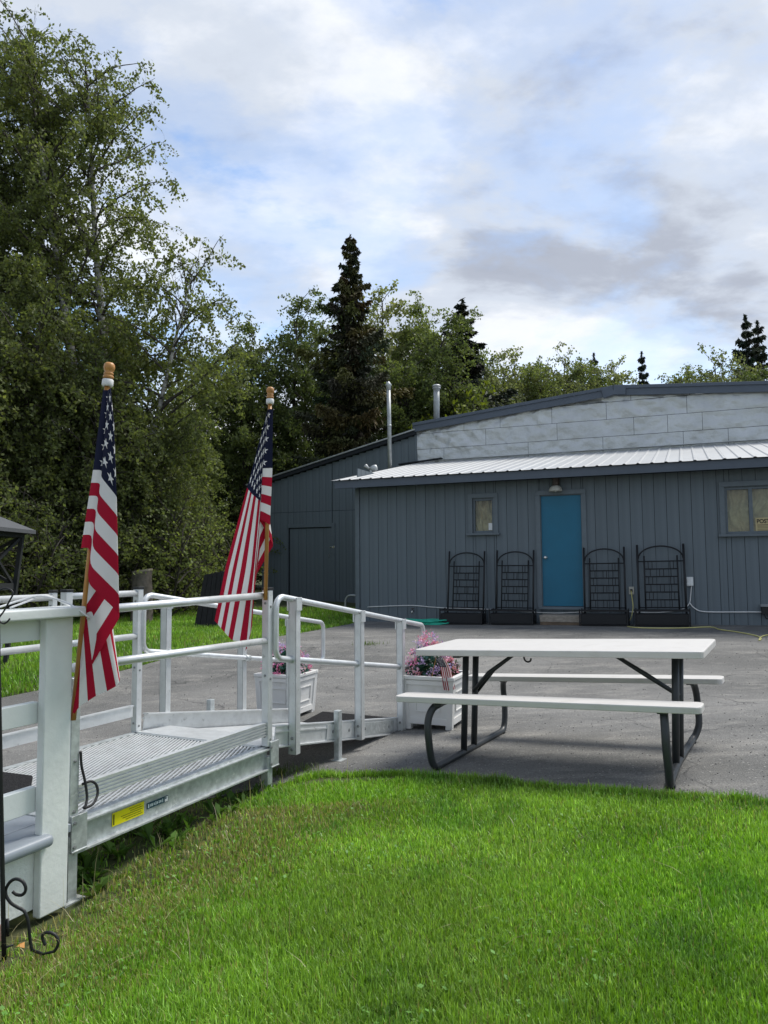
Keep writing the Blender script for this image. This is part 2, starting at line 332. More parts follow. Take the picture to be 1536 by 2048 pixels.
def flag_mat():
    """stars and stripes printed on the cloth, from the cloth's own UV (u along the fly, v down the hoist)"""
    m = bpy.data.materials.new('flag_cloth'); m.use_nodes = True; nt = m.node_tree; N = nt.nodes; L = nt.links
    b = N['Principled BSDF']; b.inputs['Roughness'].default_value = 0.75; b.inputs['Specular IOR Level'].default_value = 0.2
    def ma(op, a, b_=None, c=None):
        n = N.new('ShaderNodeMath'); n.operation = op
        for i, q in enumerate((a, b_, c)):
            if q is None: continue
            if isinstance(q, (int, float)): n.inputs[i].default_value = q
            else: L.new(q, n.inputs[i])
        return n.outputs[0]
    uv = N.new('ShaderNodeUVMap'); uv.uv_map = 'cloth'; sp = N.new('ShaderNodeSeparateXYZ'); L.new(uv.outputs[0], sp.inputs[0])
    u, v = sp.outputs[0], sp.outputs[1]
    stripe = ma('LESS_THAN', ma('MODULO', ma('FLOOR', ma('MULTIPLY', v, 13)), 2), 0.5)          # 1 = red
    canton = ma('MULTIPLY', ma('LESS_THAN', u, 0.4), ma('LESS_THAN', v, 7 / 13))
    cu = ma('SUBTRACT', ma('MULTIPLY', u, 12 / 0.4), 0.5); cv = ma('SUBTRACT', ma('MULTIPLY', v, 10 * 13 / 7), 0.5)
    iu, iv = ma('FLOOR', cu), ma('FLOOR', cv)
    even = ma('LESS_THAN', ma('MODULO', ma('ADD', iu, iv), 2), 0.5)
    inr = ma('MULTIPLY', ma('MULTIPLY', ma('GREATER_THAN', iu, -0.5), ma('LESS_THAN', iu, 10.5)), ma('MULTIPLY', ma('GREATER_THAN', iv, -0.5), ma('LESS_THAN', iv, 8.5)))
    fx = ma('MULTIPLY', ma('SUBTRACT', ma('FRACT', cu), 0.5), 0.4 * 1.67 / 12); fy = ma('MULTIPLY', ma('SUBTRACT', ma('FRACT', cv), 0.5), -7 / 13 / 10)
    r = ma('SQRT', ma('ADD', ma('MULTIPLY', fx, fx), ma('MULTIPLY', fy, fy)))
    ang = ma('ADD', ma('ARCTAN2', fx, fy), 10 * math.pi)
    w = 2 * math.pi / 5
    a1 = ma('ABSOLUTE', ma('SUBTRACT', ma('MODULO', ma('ADD', ang, w / 2), w), w / 2))         # 0 at a tip
    R0 = 0.0335; vx, vy = 0.382 * R0 * math.cos(math.pi / 5), 0.382 * R0 * math.sin(math.pi / 5)
    nx, ny = vy, R0 - vx; ln = math.hypot(nx, ny); nx /= ln; ny /= ln; c0 = nx * R0
    dist = ma('ADD', ma('MULTIPLY', ma('MULTIPLY', r, ma('COSINE', a1)), nx), ma('MULTIPLY', ma('MULTIPLY', r, ma('SINE', a1)), ny))
    star = ma('MULTIPLY', ma('MULTIPLY', ma('LESS_THAN', dist, c0), even), inr)
    def mix(f, A, B):
        n = N.new('ShaderNodeMix'); n.data_type = 'RGBA'; L.new(f, n.inputs['Factor'])
        for i, q in ((6, A), (7, B)):
            if isinstance(q, tuple): n.inputs[i].default_value = (*q, 1)
            else: L.new(q, n.inputs[i])
        return n.outputs[2]
    st = mix(stripe, (0.74, 0.73, 0.71), (0.38, 0.006, 0.028)); ca = mix(star, (0.007, 0.010, 0.032), (0.74, 0.73, 0.71)); fin = mix(canton, st, ca)
    L.new(fin, b.inputs['Base Color'])
    tr = N.new('ShaderNodeBsdfTranslucent'); L.new(fin, tr.inputs[0]); mx = N.new('ShaderNodeMixShader'); mx.inputs[0].default_value = 0.16
    L.new(b.outputs[0], mx.inputs[1]); L.new(tr.outputs[0], mx.inputs[2]); L.new(mx.outputs[0], N['Material Output'].inputs[0])
    return m
M['flag'] = flag_mat()

# ------------------------------------------------------------------ ground, lawn soil, asphalt
def asphalt_mat():
    m = bpy.data.materials.new('weathered_asphalt'); m.use_nodes = True; nt = m.node_tree; N = nt.nodes; L = nt.links
    b = N['Principled BSDF']; b.inputs['Roughness'].default_value = 0.82; b.inputs['Specular IOR Level'].default_value = 0.3
    tc = N.new('ShaderNodeTexCoord')
    def noise(s, d, r=0.6, st=(1, 1, 1)):
        mp = N.new('ShaderNodeMapping'); mp.inputs['Scale'].default_value = st; L.new(tc.outputs['Object'], mp.inputs[0])
        n = N.new('ShaderNodeTexNoise'); n.inputs['Scale'].default_value = s; n.inputs['Detail'].default_value = d; n.inputs['Roughness'].default_value = r; L.new(mp.outputs[0], n.inputs['Vector']); return n.outputs['Fac']
    def mr(x, a, b_, c, d):
        r = N.new('ShaderNodeMapRange'); r.inputs[1].default_value = a; r.inputs[2].default_value = b_; r.inputs[3].default_value = c; r.inputs[4].default_value = d; L.new(x, r.inputs[0]); return r.outputs[0]
    def mixc(f, A, B):
        n = N.new('ShaderNodeMix'); n.data_type = 'RGBA'; L.new(f, n.inputs['Factor'])
        for i, q in ((6, A), (7, B)):
            if isinstance(q, tuple): n.inputs[i].default_value = (*q, 1)
            else: L.new(q, n.inputs[i])
        return n.outputs[2]
    big = noise(0.55, 6, 0.6, (0.6, 1.5, 1)); mid = noise(3.2, 7, 0.65, (0.6, 1.4, 1)); fine = noise(95, 3, 0.7); stain = noise(1.1, 8, 0.7)
    c = mixc(mr(big, 0.38, 0.62, 0, 1), (0.122, 0.122, 0.117), (0.195, 0.193, 0.184))
    c = mixc(mr(mid, 0.50, 0.72, 0, 0.75), c, (0.285, 0.275, 0.252))
    c = mixc(mr(stain, 0.57, 0.70, 0, 0.6), c, (0.074, 0.074, 0.075))
    c2 = mixc(mr(fine, 0.35, 0.7, 0.0, 1.0), (0.55, 0.55, 0.55), (1.35, 1.35, 1.33))
    mu = N.new('ShaderNodeMix'); mu.data_type = 'RGBA'; mu.blend_type = 'MULTIPLY'; mu.inputs['Factor'].default_value = 1; L.new(c, mu.inputs[6]); L.new(c2, mu.inputs[7])
    vo = N.new('ShaderNodeTexVoronoi'); vo.inputs['Scale'].default_value = 60; L.new(tc.outputs['Object'], vo.inputs['Vector'])
    vs = N.new('ShaderNodeSeparateColor'); L.new(vo.outputs['Color'], vs.inputs[0])
    sp = N.new('ShaderNodeMath'); sp.operation = 'GREATER_THAN'; L.new(vs.outputs[0], sp.inputs[0]); sp.inputs[1].default_value = 0.93
    near = N.new('ShaderNodeMath'); near.operation = 'LESS_THAN'; L.new(vo.outputs['Distance'], near.inputs[0]); near.inputs[1].default_value = 0.30
    sm = N.new('ShaderNodeMath'); sm.operation = 'MULTIPLY'; L.new(sp.outputs[0], sm.inputs[0]); L.new(near.outputs[0], sm.inputs[1])
    wv = N.new('ShaderNodeTexNoise'); wv.inputs['Scale'].default_value = 1.4; wv.inputs['Detail'].default_value = 5; L.new(tc.outputs['Object'], wv.inputs['Vector'])
    wm_ = N.new('ShaderNodeMix'); wm_.data_type = 'RGBA'; wm_.blend_type = 'LINEAR_LIGHT'; wm_.inputs['Factor'].default_value = 0.35; L.new(tc.outputs['Object'], wm_.inputs[6]); L.new(wv.outputs['Color'], wm_.inputs[7])
    cr = N.new('ShaderNodeTexVoronoi'); cr.feature = 'DISTANCE_TO_EDGE'; cr.inputs['Scale'].default_value = 0.42; L.new(wm_.outputs[2], cr.inputs['Vector'])
    crf = mr(cr.outputs['Distance'], 0.0, 0.006, 0.75, 0.0); cbr = mr(stain, 0.42, 0.55, 0.0, 1.0)
    cm = N.new('ShaderNodeMath'); cm.operation = 'MULTIPLY'; L.new(crf, cm.inputs[0]); L.new(cbr, cm.inputs[1])
    fin0 = mixc(sm.outputs[0], mu.outputs[2], (0.34, 0.33, 0.31)); fin = mixc(cm.outputs[0], fin0, (0.035, 0.035, 0.036))
    L.new(fin, b.inputs['Base Color'])
    bp = N.new('ShaderNodeBump'); bp.inputs['Strength'].default_value = 0.6; bp.inputs['Distance'].default_value = 0.008; L.new(fine, bp.inputs['Height']); L.new(bp.outputs[0], b.inputs['Normal'])
    return m
def soil_mat():
    m = mat('lawn_soil', (0.045, 0.058, 0.016), 0.95, var=0.35, scale=5, bump=0.5, bscale=40, dirt=(0.085, 0.068, 0.042), dirt_scale=1.3, dirt_lo=0.52, dirt_hi=0.7)
    return m
M['asphalt'] = asphalt_mat(); M['soil_lawn'] = soil_mat()

def grid_sheet(name, xs, ys, m, dz=0.0, keep=None):
    X, Y = np.meshgrid(xs, ys, indexing='ij'); Z = gz(X, Y) + dz
    v = np.stack([X, Y, Z], -1).reshape(-1, 3); nx, ny = len(xs), len(ys)
    i, j = np.meshgrid(np.arange(nx - 1), np.arange(ny - 1), indexing='ij'); a = (i * ny + j).ravel()
    f = np.stack([a, a + ny, a + ny + 1, a + 1], 1)
    return np_mesh(name, v, f, m, smooth=True)
xs = np.concatenate([[-400, -150, -70, -40, -25], np.arange(-16, 16.1, 0.25), [25, 40, 70, 150, 400]])
ys = np.concatenate([[-200, -60, -20, -6], np.arange(-2, 30, 0.25), [35, 45, 70, 150, 400]])
g_o = link_mesh('ground', grid_sheet('ground', xs, ys, M['soil_lawn'])); tag(g_o, 'ground under the lawn and trees', 'ground', kind='structure')

AX = Vector((0.43, 0.903, 0)).normalized(); NX = Vector((-AX.y, AX.x, 0))       # along the ramp; towards its far side
NP = Vector((-0.725, 4.67, 0))                                                  # near corner post of the landing
def rp(t, n=0.0, z=0.0): return NP + AX * t + NX * n + Vector((0, 0, z))

# building frame: origin at the left corner of the projecting front, x along the wall, y into the building
BROT = math.radians(-22); BX = Vector((math.cos(BROT), math.sin(BROT), 0)); BY = Vector((-math.sin(BROT), math.cos(BROT), 0))
BO = Vector((-0.574, 15.39, 0.0)); BD = 4.5
BM = Matrix.Translation(BO) @ Matrix.Rotation(BROT, 4, 'Z')
def wall(px, py, off=0.0):
    """photo pixel to (along the wall, height) on the wall plane that lies off metres behind the front wall"""
    d = ray(px, py); o = BO + BY * off; t = (o - CAM).dot(BY) / d.dot(BY); p = CAM + d * t; q = p - BO
    return q.dot(BX), p.z

near_edge = [(9.0, 2.3), (5.0, 3.0), (2.6, 3.72)] + [tuple(gp(px, py).xy) for px, py in ((1536, 1608), (1300, 1592), (1050, 1573), (880, 1556), (760, 1548), (640, 1553), (585, 1566))]
far_left = [tuple(gp(px, py).xy) for px, py in ((0, 1397), (150, 1366), (270, 1336), (380, 1304), (497, 1286), (595, 1268), (699, 1249))]
wallline = [tuple((BO + BX * s + BY * 0.3).xy) for s in (0.0, 12.0)]
ASPH = near_edge + [(-1.1, 4.55), (-2.6, 5.0), (-6.0, 5.0), (-9.0, 5.6)] + [(far_left[0][0] - 3.5, far_left[0][1] + 0.4)] + far_left + wallline + [(16.0, 6.0)]
def in_poly(x, y, P):
    x = np.asarray(x, float); y = np.asarray(y, float); c = np.zeros(x.shape, bool); n = len(P)
    for i in range(n):
        x1, y1 = P[i]; x2, y2 = P[(i + 1) % n]
        if y1 == y2: continue
        hit = ((y1 > y) != (y2 > y)) & (x < (x2 - x1) * (y - y1) / (y2 - y1) + x1); c ^= hit
    return c
def asphalt_sheet():
    bm = bmesh.new(); P = ASPH
    # densify and roughen the rim
    Q = []
    for i in range(len(P)):
        a = Vector((*P[i], 0)); b = Vector((*P[(i + 1) % len(P)], 0)); n = max(1, int((b - a).length / 0.12)) if (b - a).length < 6 else max(1, int((b - a).length / 0.5))
        for k in range(n):
            p = a.lerp(b, k / n); j = (fbm(p.x * 4.0, p.y * 4.0, 5) - 0.5) * 0.12; Q.append(Vector((p.x + j * 0.4, p.y + j, 0)))
    vs = [bm.verts.new(q) for q in Q]; f = bm.faces.new(vs); bmesh.ops.triangulate(bm, faces=[f])
    for k in range(12):
        cuts = [(1, 0, x) for x in np.arange(-8, 15, 0.25)] + [(0, 1, y) for y in np.arange(3, 16, 0.25)] if k == 0 else []
        for cx, cy, q in cuts:
            bmesh.ops.bisect_plane(bm, geom=bm.verts[:] + bm.edges[:] + bm.faces[:], plane_co=(q * cx, q * cy, 0), plane_no=(cx, cy, 0))
    for v in bm.verts: v.co.z = float(gz(v.co.x, v.co.y)) + 0.006
    bmesh.ops.recalc_face_normals(bm, faces=bm.faces)
    me = bpy.data.meshes.new('driveway'); bm.to_mesh(me); bm.free(); me.materials.append(M['asphalt'])
    me.polygons.foreach_set('use_smooth', [True] * len(me.polygons))
    if me.polygons[0].normal.z < 0: me.flip_normals()
    return tag(link_mesh('driveway', me), 'weathered grey asphalt yard', 'driveway', kind='structure')
asphalt_sheet()

# ------------------------------------------------------------------ the grey-blue building
def unit_box(name, m):
    return MB().box((0, 0, 0), (1, 1, 1)).mesh(name, m)
def build_building():
    root = thing('workshop_building', 'long grey-blue board-sided building with a silver sheet gable and a teal door', 'building', matrix=BM)
    board_me = unit_box('board', M['blue'])
    def place(name, me, c, size, parent=root, rot=None):
        o = link_mesh(name, me, parent); o.matrix_basis = Matrix.Translation(c) @ (rot or Matrix()) @ Matrix.Diagonal((*size, 1)); return o
    L_END, H = 11.0, 2.88; BASE = 0.0
    # openings in the front wall (x0, x1, z0, z1)
    dx0, dz1 = wall(1080, 992); dx1, _ = wall(1165, 1100); _, dz0 = wall(1122, 1213)
    wx0, wz0 = wall(946, 1066); wx1, wz1 = wall(987, 996)
    vx0, vz0 = wall(1452, 1068); _, vz1 = wall(1452, 975); vx1 = vx0 + 1.42
    OPEN = [(dx0, dx1, dz0 - 0.5 * 0, dz1), (wx0, wx1, wz0, wz1), (vx0, vx1, vz0, vz1)]
    # solid core behind the boards, with holes left for the windows
    core = MB()
    cols = sorted({0.02, L_END} | {q for o in OPEN for q in o[:2]})
    for a, b in zip(cols[:-1], cols[1:]):
        op = [o for o in OPEN if o[0] <= a + 1e-6 and b <= o[1] + 1e-6]; z0 = -0.3
        for o in op:
            core.box(((a + b) / 2, 0.075, (z0 + o[2]) / 2), (b - a, 0.11, o[2] - z0)); z0 = o[3]
        core.box(((a + b) / 2, 0.075, (z0 + H) / 2), (b - a, 0.11, H - z0))
    core.box((0.075, BD / 2 + 0.07, 1.3), (0.11, BD - 0.12, 3.2))
    core.box((L_END + 0.01, BD / 2 + 0.07, 1.5), (0.11, BD - 0.12, 3.6))
    core.build('wall', M['dark'], root, local=True)
    w = 0.2032
    def front_board(x0, x1, z0, z1):
        if x1 - x0 < 0.015 or z1 - z0 < 0.02: return
        j = random.uniform(-0.0015, 0.0015)
        place('board', board_me, ((x0 + x1) / 2, 0.008 + j, (z0 + z1) / 2), (x1 - x0 - 0.0075, 0.022, z1 - z0))
    x = 0.085
    while x < L_END:
        cuts = sorted({x, x + w} | {q for o in OPEN for q in o[:2] if x < q < x + w})
        for a, b in zip(cuts[:-1], cuts[1:]):
            op = [o for o in OPEN if o[0] < (a + b) / 2 < o[1]]
            z0 = BASE - 0.02
            if op: front_board(a, b, z0, op[0][2]); z0 = op[0][3]
            front_board(a, b, z0, H)
        x += w
    y = 0.05
    while y < BD - 0.1:                                   # side wall of the projecting part
        place('board', board_me, (0.008, y + w / 2, 1.65), (0.022, w - 0.009, 3.3)); y += w
    MB().box((0.035, -0.006, 1.42), (0.09, 0.05, 2.92)).build('corner_trim', M['bluetrim'], root, local=True, bevel=0.004)
    MB().box((L_END / 2, 0.015, -0.08), (L_END, 0.06, 0.40)).build('foundation_board', M['bluetrim'], root, local=True)
    # door
    door = MB().box(((dx0 + dx1) / 2, 0.045, (dz0 + dz1) / 2), (dx1 - dx0 - 0.012, 0.04, dz1 - dz0 - 0.012)).build('door', M['door'], root, local=True, bevel=0.003)
    door['label'] = 'teal blue flush door'
    kx, kz = wall(1091, 1115)
    MB().lathe((kx, 0.025, kz), (0, -1, 0), [(0.032, 0), (0.032, 0.008), (0.012, 0.012), (0.012, 0.035), (0.028, 0.045), (0.03, 0.06), (0.02, 0.072), (0.0, 0.075)], 14).build('knob', M['chrome'], door, local=True, smooth=True)
    fr = MB(); t = 0.085
    fr.box((dx0 - t / 2, -0.012, (dz0 + dz1) / 2), (t, 0.045, dz1 - dz0 + 0.02)).box((dx1 + t / 2, -0.012, (dz0 + dz1) / 2), (t, 0.045, dz1 - dz0 + 0.02))
    fr.box(((dx0 + dx1) / 2, -0.013, dz1 + t / 2 + 0.011), (dx1 - dx0 + 2 * t, 0.048, t))
    fr.box((dx0 + 0.004, 0.06, (dz0 + dz1) / 2), (0.014, 0.1, dz1 - dz0)).box((dx1 - 0.004, 0.06, (dz0 + dz1) / 2), (0.014, 0.1, dz1 - dz0))
    fr.box(((dx0 + dx1) / 2, 0.06, dz1 - 0.001), (dx1 - dx0 - 0.03, 0.098, 0.012))
    fr.build('door_frame', M['bluetrim'], root, local=True, bevel=0.003)
    MB().box(((dx0 + dx1) / 2, -0.03, dz0 - 0.03), (dx1 - dx0 + 0.12, 0.11, 0.045)).build('door_sill', M['bluetrim'], root, local=True, bevel=0.004)
    # windows: frame, sill, panes, curtains
    def window(x0, x1, z0, z1, label, mull, seed, folds):
        fm = MB(); t = 0.085
        fm.box((x0 - t / 2, -0.012, (z0 + z1) / 2), (t, 0.045, z1 - z0 + 0.02)).box((x1 + t / 2, -0.012, (z0 + z1) / 2), (t, 0.045, z1 - z0 + 0.02))
        fm.box(((x0 + x1) / 2, -0.013, z1 + t / 2 + 0.011), (x1 - x0 + 2 * t, 0.048, t))
        win = fm.build('window', M['bluetrim'], root, local=True, bevel=0.003); win['label'] = label
        s = MB(); i = 0.04
        s.box((x0 + i / 2, 0.05, (z0 + z1) / 2), (i, 0.06, z1 - z0)).box((x1 - i / 2, 0.05, (z0 + z1) / 2), (i, 0.06, z1 - z0))
        s.box(((x0 + x1) / 2, 0.05, z0 + i / 2), (x1 - x0 - 2 * i, 0.06, i)).box(((x0 + x1) / 2, 0.05, z1 - i / 2), (x1 - x0 - 2 * i, 0.06, i))
        for mx_ in mull: s.box((mx_, 0.048, (z0 + z1) / 2), (0.06, 0.064, z1 - z0 - 2 * i))
        s.build('frame', M['bluetrim'], win, local=True, bevel=0.003)
        MB().box(((x0 + x1) / 2, -0.035, z0 - 0.028), (x1 - x0 + 0.24, 0.10, 0.04)).build('sill', M['bluetrim'], win, local=True, bevel=0.004)
        ed = [x0 + i] + [q for m_ in mull for q in (m_ - 0.03, m_ + 0.03)] + [x1 - i]
        for a, b in zip(ed[0::2], ed[1::2]):
            MB().box(((a + b) / 2, 0.06, (z0 + z1) / 2), (b - a, 0.005, z1 - z0 - 2 * i)).build('pane', M['glass'], win, local=True)
        nx, nz = 60, 40; X, Z = np.meshgrid(np.linspace(x0 + 0.01, x1 - 0.01, nx), np.linspace(z0 + 0.01, z1 - 0.01, nz), indexing='ij')
        fz = (Z - z0) / (z1 - z0); fx = (X - x0) / (x1 - x0)
        wob = fbm(fx * 3 + seed, fz * 2.2, 11 + seed) * 2.2
        Yc = 0.125 + 0.028 * np.sin(2 * np.pi * (fx * folds + wob + 0.5 * fz * (1 - fx))) + 0.02 * np.sin(2 * np.pi * (fx * folds * 2.3 + wob * 1.7)) + 0.025 * (fbm(fx * 5, fz * 5, 3 + seed) - 0.5)
        v = np.stack([X, Yc, Z], -1).reshape(-1, 3); a, b = np.meshgrid(np.arange(nx - 1), np.arange(nz - 1), indexing='ij'); q = (a * nz + b).ravel()
        cm = np_mesh('curtain', v, np.stack([q, q + nz, q + nz + 1, q + 1], 1), M['curtain'], smooth=True)
        link_mesh('curtain', cm, win)
        MB().box(((x0 + x1) / 2, 0.30, (z0 + z1) / 2), (x1 - x0 + 0.1, 0.02, z1 - z0 + 0.1)).build('backing', M['dark'], win, local=True)
        return win
    window(wx0, wx1, wz0, wz1, 'small window left of the teal door with a bunched tan curtain', [], 1, 2.4)
    mxp, _ = wall(1502, 1020)
    window(vx0, vx1, vz0, vz1, 'wide window at the right with tan curtains', [mxp], 2, 6)
    # eave: fascia, soffit, ribbed metal roof sheets
    ey, ez = -0.42, 2.98
    _, ez = wall(900, 947, ey)
    slope = (4.0 - ez) / (BD - ey)
    xl = -0.36
    MB().box(((xl + 0.06 + L_END + 0.4) / 2, ey + 0.045, ez - 0.10), (L_END + 0.4 - xl - 0.06, 0.04, 0.155)).build('fascia', M['fascia'], root, local=True, bevel=0.004)
    MB().prism([(xl + 0.06, ey + 0.03, ez - 0.175), (xl + 0.06, BD, 4.0 - 0.17), (xl + 0.06, BD, 4.0 - 0.03), (xl + 0.06, ey + 0.03, ez - 0.03)], (0.04, 0, 0)).build('rake_board', M['fascia'], root, local=True)
    MB().prism([(xl + 0.11, ey + 0.068, ez - 0.13), (xl + 0.11, BD, 4.0 - 0.10), (xl + 0.11, BD, 4.0 - 0.05), (xl + 0.11, ey + 0.068, ez - 0.05)], (L_END - xl + 0.2, 0, 0)).build('roof_deck', M['dark'], root, local=True)
    sw = 0.914; prof = []
    for k in range(4):
        b0 = k * sw / 4
        prof += [(b0, 0), (b0 + 0.165, 0), (b0 + 0.185, 0.015), (b0 + 0.208, 0.015)]
    prof += [(sw, 0)]
    sv = []; th = 0.003
    for (yy, zz) in ((ey - 0.03, ez - 0.03 * slope), (BD + 0.02, 4.0)):
        sv += [(a, yy, zz + h - 0.012) for a, h in prof]
    n = len(prof); sf = [(i, i + 1, n + i + 1, n + i) for i in range(n - 1)]
    sheet = MB().add(sv, sf).mesh('roof_sheet', M['roofmetal'])
    x = xl
    while x < L_END + 0.3:
        o = link_mesh('roof_sheet', sheet, root); o.matrix_basis = Matrix.Translation((x, 0, random.uniform(0, 0.003))); x += sw
    # gable wall behind: silver sheets on a core
    gx0, gz0 = wall(832, 857, BD); rx, rz = wall(1228, 784, BD); ex, ez2 = wall(1536, 776, BD)
    GX_END = 12.5; zend = rz + (ez2 - rz) / (ex - rx) * (GX_END - rx)
    def roofz(x): return gz0 + (rz - gz0) * (x - gx0) / (rx - gx0) if x < rx else rz + (zend - rz) * (x - rx) / (GX_END - rx)
    core = MB().prism([(gx0, BD + 0.09, -0.3), (GX_END, BD + 0.09, -0.3), (GX_END, BD + 0.09, zend), (rx, BD + 0.09, rz), (gx0, BD + 0.09, gz0)], (0, 0.15, 0)); core.build('gable_core', M['dark'], root, local=True)
    zrow = 3.93; r = 0
    while zrow < rz:
        x = gx0 + 0.01 - (0.33 if r % 2 else 0.0)
        while x < GX_END:
            sw_ = random.choice((0.75, 0.95, 1.3, 1.8, 2.2)); a = max(x, gx0 + 0.01); b = min(x + sw_, GX_END); x += sw_
            if b - a < 0.05: continue
            if max(roofz(a), roofz(b)) < zrow + 0.06: continue
            nx, nz = max(9, int((b - a) * 15)), 9; amp = random.uniform(0.016, 0.038); sd = random.randint(0, 40)
            vs = []
            for i in range(nx):
                for j in range(nz):
                    xx = a + 0.004 + (b - a - 0.008) * i / (nx - 1); top = max(min(zrow + 0.415, roofz(xx) - 0.02), zrow + 0.008); zz = zrow + 0.006 + (top - zrow - 0.006) * j / (nz - 1)
                    ed = min(i, nx - 1 - i, 2) / 2 * min(j, nz - 1 - j, 1); ed = 0.45 + 0.55 * ed
                    ridge = abs(vnoise(xx * 2.6 + zz * 2.4 + 7, zz * 2.4 - xx * 1.5, 33) - 0.5) * 1.5 + abs(vnoise(xx * 5.3 - zz * 3.1, zz * 4.0 + xx * 2.2, 34) - 0.5) * 1.3 + 0.5 * vnoise(xx * 9 + zz * 4, zz * 8, 35)
                    vs.append((xx, BD + 0.012 - ed * amp * (1.1 - 1.5 * ridge) - 0.003 * (r % 2), zz))
            fs = [(i * nz + j, (i + 1) * nz + j, (i + 1) * nz + j + 1, i * nz + j + 1) for i in range(nx - 1) for j in range(nz - 1)]
            MB().add(vs, fs).build('metal_sheet', M['silver'], root, local=True, smooth=True)
        zrow += 0.418; r += 1
    # flashing at the foot of the gable
    MB().box(((gx0 + 0.5 + GX_END) / 2, BD - 0.05, 4.035), (GX_END - gx0 - 0.5, 0.09, 0.012)).build('flashing', M['silver'], root, local=True)
    MB().bar((gx0 - 0.45, BD - 0.10, 3.97), (gx0 + 0.75, BD - 0.12, 4.06), 0.12, 0.03).build('loose_strip', M['dark'], root, local=True)
    # gable roof: fascia boards, slabs, ridge cap
    def fas(xa, za, xb, zb):
        p, q = Vector((xa, BD - 0.10, za)), Vector((xb, BD - 0.10, zb))
        MB().bar(p + Vector((0, 0, -0.06)), q + Vector((0, 0, -0.06)), 0.03, 0.17).build('fascia', M['fascia'], root, local=True, bevel=0.004)
        MB().bar(p + Vector((0, -0.026, 0.055)), q + Vector((0, -0.026, 0.055)), 0.045, 0.075).build('drip_edge', M['fascia'], root, local=True, bevel=0.004)
        MB().bar(p + Vector((0, 0.07, -0.075)), q + Vector((0, 0.07, -0.075)), 0.11, 0.03).build('soffit', M['dark'], root, local=True)
        MB().prism([p + Vector((0, 0.02, 0.02)), q + Vector((0, 0.02, 0.02)), q + Vector((0, 0.02, 0.085)), p + Vector((0, 0.02, 0.085))], (0, 9, 0)).build('roof', M['fascia'], root, local=True)
    fas(gx0 - 0.05, gz0 - 0.006 + 0.04, rx, rz + 0.04); fas(rx, rz + 0.04, GX_END, zend + 0.04)
    MB().bar((rx - 0.26, BD - 0.11, rz - 0.02 - 0.03), (rx, BD - 0.11, rz + 0.02), 0.12, 0.23).bar((rx, BD - 0.112, rz + 0.02), (rx + 0.28, BD - 0.112, rz + 0.02 - 0.02), 0.12, 0.23).build('ridge_cap', M['fascia'], root, local=True, bevel=0.01)
    # left wing: boards under a steeper rake
    lx, lz = wall(497, 972, BD); hx, hz = gx0 - 0.01, wall(830, 862, BD)[1]
    def wz(x): return hz + (lz - hz) * (hx - x) / (hx - lx)
    wl = wall(524, 1100, BD)[0]
    MB().prism([(wl + 0.02, BD + 0.03, -0.2), (hx, BD + 0.03, -0.2), (hx, BD + 0.03, hz - 0.06), (wl + 0.02, BD + 0.03, wz(wl) - 0.06)], (0, 0.15, 0)).build('wing_core', M['dark'], root, local=True)
    bx0, bz1 = wall(577, 1056, BD); bx1, _ = wall(664, 1100, BD); _, bz0 = wall(620, 1212, BD); seam = wall(600, 1024, BD)[1]
    x = wl
    while x < hx - 0.02:
        b = min(x + w, hx); zt = wz(x) - 0.10
        inside = [q for q in (bx0, bx1) if x < q < b]
        for a, c in zip([x] + inside, inside + [b]):
            if c - a < 0.02: continue
            isd = bx0 <= (a + c) / 2 <= bx1
            for z0, z1 in ((bz1 if isd else 0.1, seam - 0.006), (seam + 0.006, zt)):
                place('board', board_me, ((a + c) / 2, BD + 0.008, (z0 + z1) / 2), (c - a - 0.007, 0.022, z1 - z0))
        x += w
    MB().prism([(wl, BD + 0.03, 0.0), (wl, BD + 9, 0.0), (wl, BD + 9, wz(wl) - 0.06), (wl, BD + 0.03, wz(wl) - 0.06)], (0.03, 0, 0)).build('wing_side', M['blue'], root, local=True)
    p, q = Vector((lx, BD - 0.12, lz)), Vector((hx + 0.02, BD - 0.12, hz))
    MB().bar(p + Vector((0, 0, 0.02)), q + Vector((0, 0, 0.02)), 0.05, 0.035).build('roof_edge', M['pipe'], root, local=True)
    MB().bar(p + Vector((0, 0.07, -0.055)), q + Vector((0, 0.07, -0.055)), 0.13, 0.10).build('rake_board', M['dark'], root, local=True)
    MB().prism([p + Vector((0, 0.03, -0.02)), q + Vector((0, 0.03, -0.02)), q + Vector((0, 0.03, 0.03)), p + Vector((0, 0.03, 0.03))], (0, 9, 0)).build('wing_roof', M['shingle'], root, local=True)
    MB().box(((gx0 - 0.005), BD - 0.012, 3.0), (0.05, 0.05, gz0 * 2 - 6.04)).build('corner_trim', M['bluetrim'], root, local=True)
    wd = MB().box(((bx0 + bx1) / 2 + 0.02, BD + 0.035, (bz0 + bz1) / 2), (bx1 - bx0 - 0.06, 0.03, bz1 - bz0 - 0.05)).build('door', M['blue'], root, local=True)
    wd['label'] = 'grey-blue plank door in the left wing'
    nb = 5; pw = (bx1 - bx0 - 0.05) / nb
    for k in range(nb):
        o = place('plank', board_me, (bx0 + 0.045 + pw * (k + 0.5), BD + 0.014, (bz0 + bz1) / 2 - 0.02), (pw - 0.008, 0.016, bz1 - bz0 - 0.05), wd)
    hx_, hz_ = wall(668, 1094, BD)
    MB().box((hx_, BD - 0.02, hz_), (0.05, 0.03, 0.07)).bar((hx_ - 0.02, BD - 0.04, hz_), (hx_ - 0.11, BD - 0.04, hz_ - 0.012), 0.02, 0.025).build('latch', M['chrome'], wd, local=True, bevel=0.004)
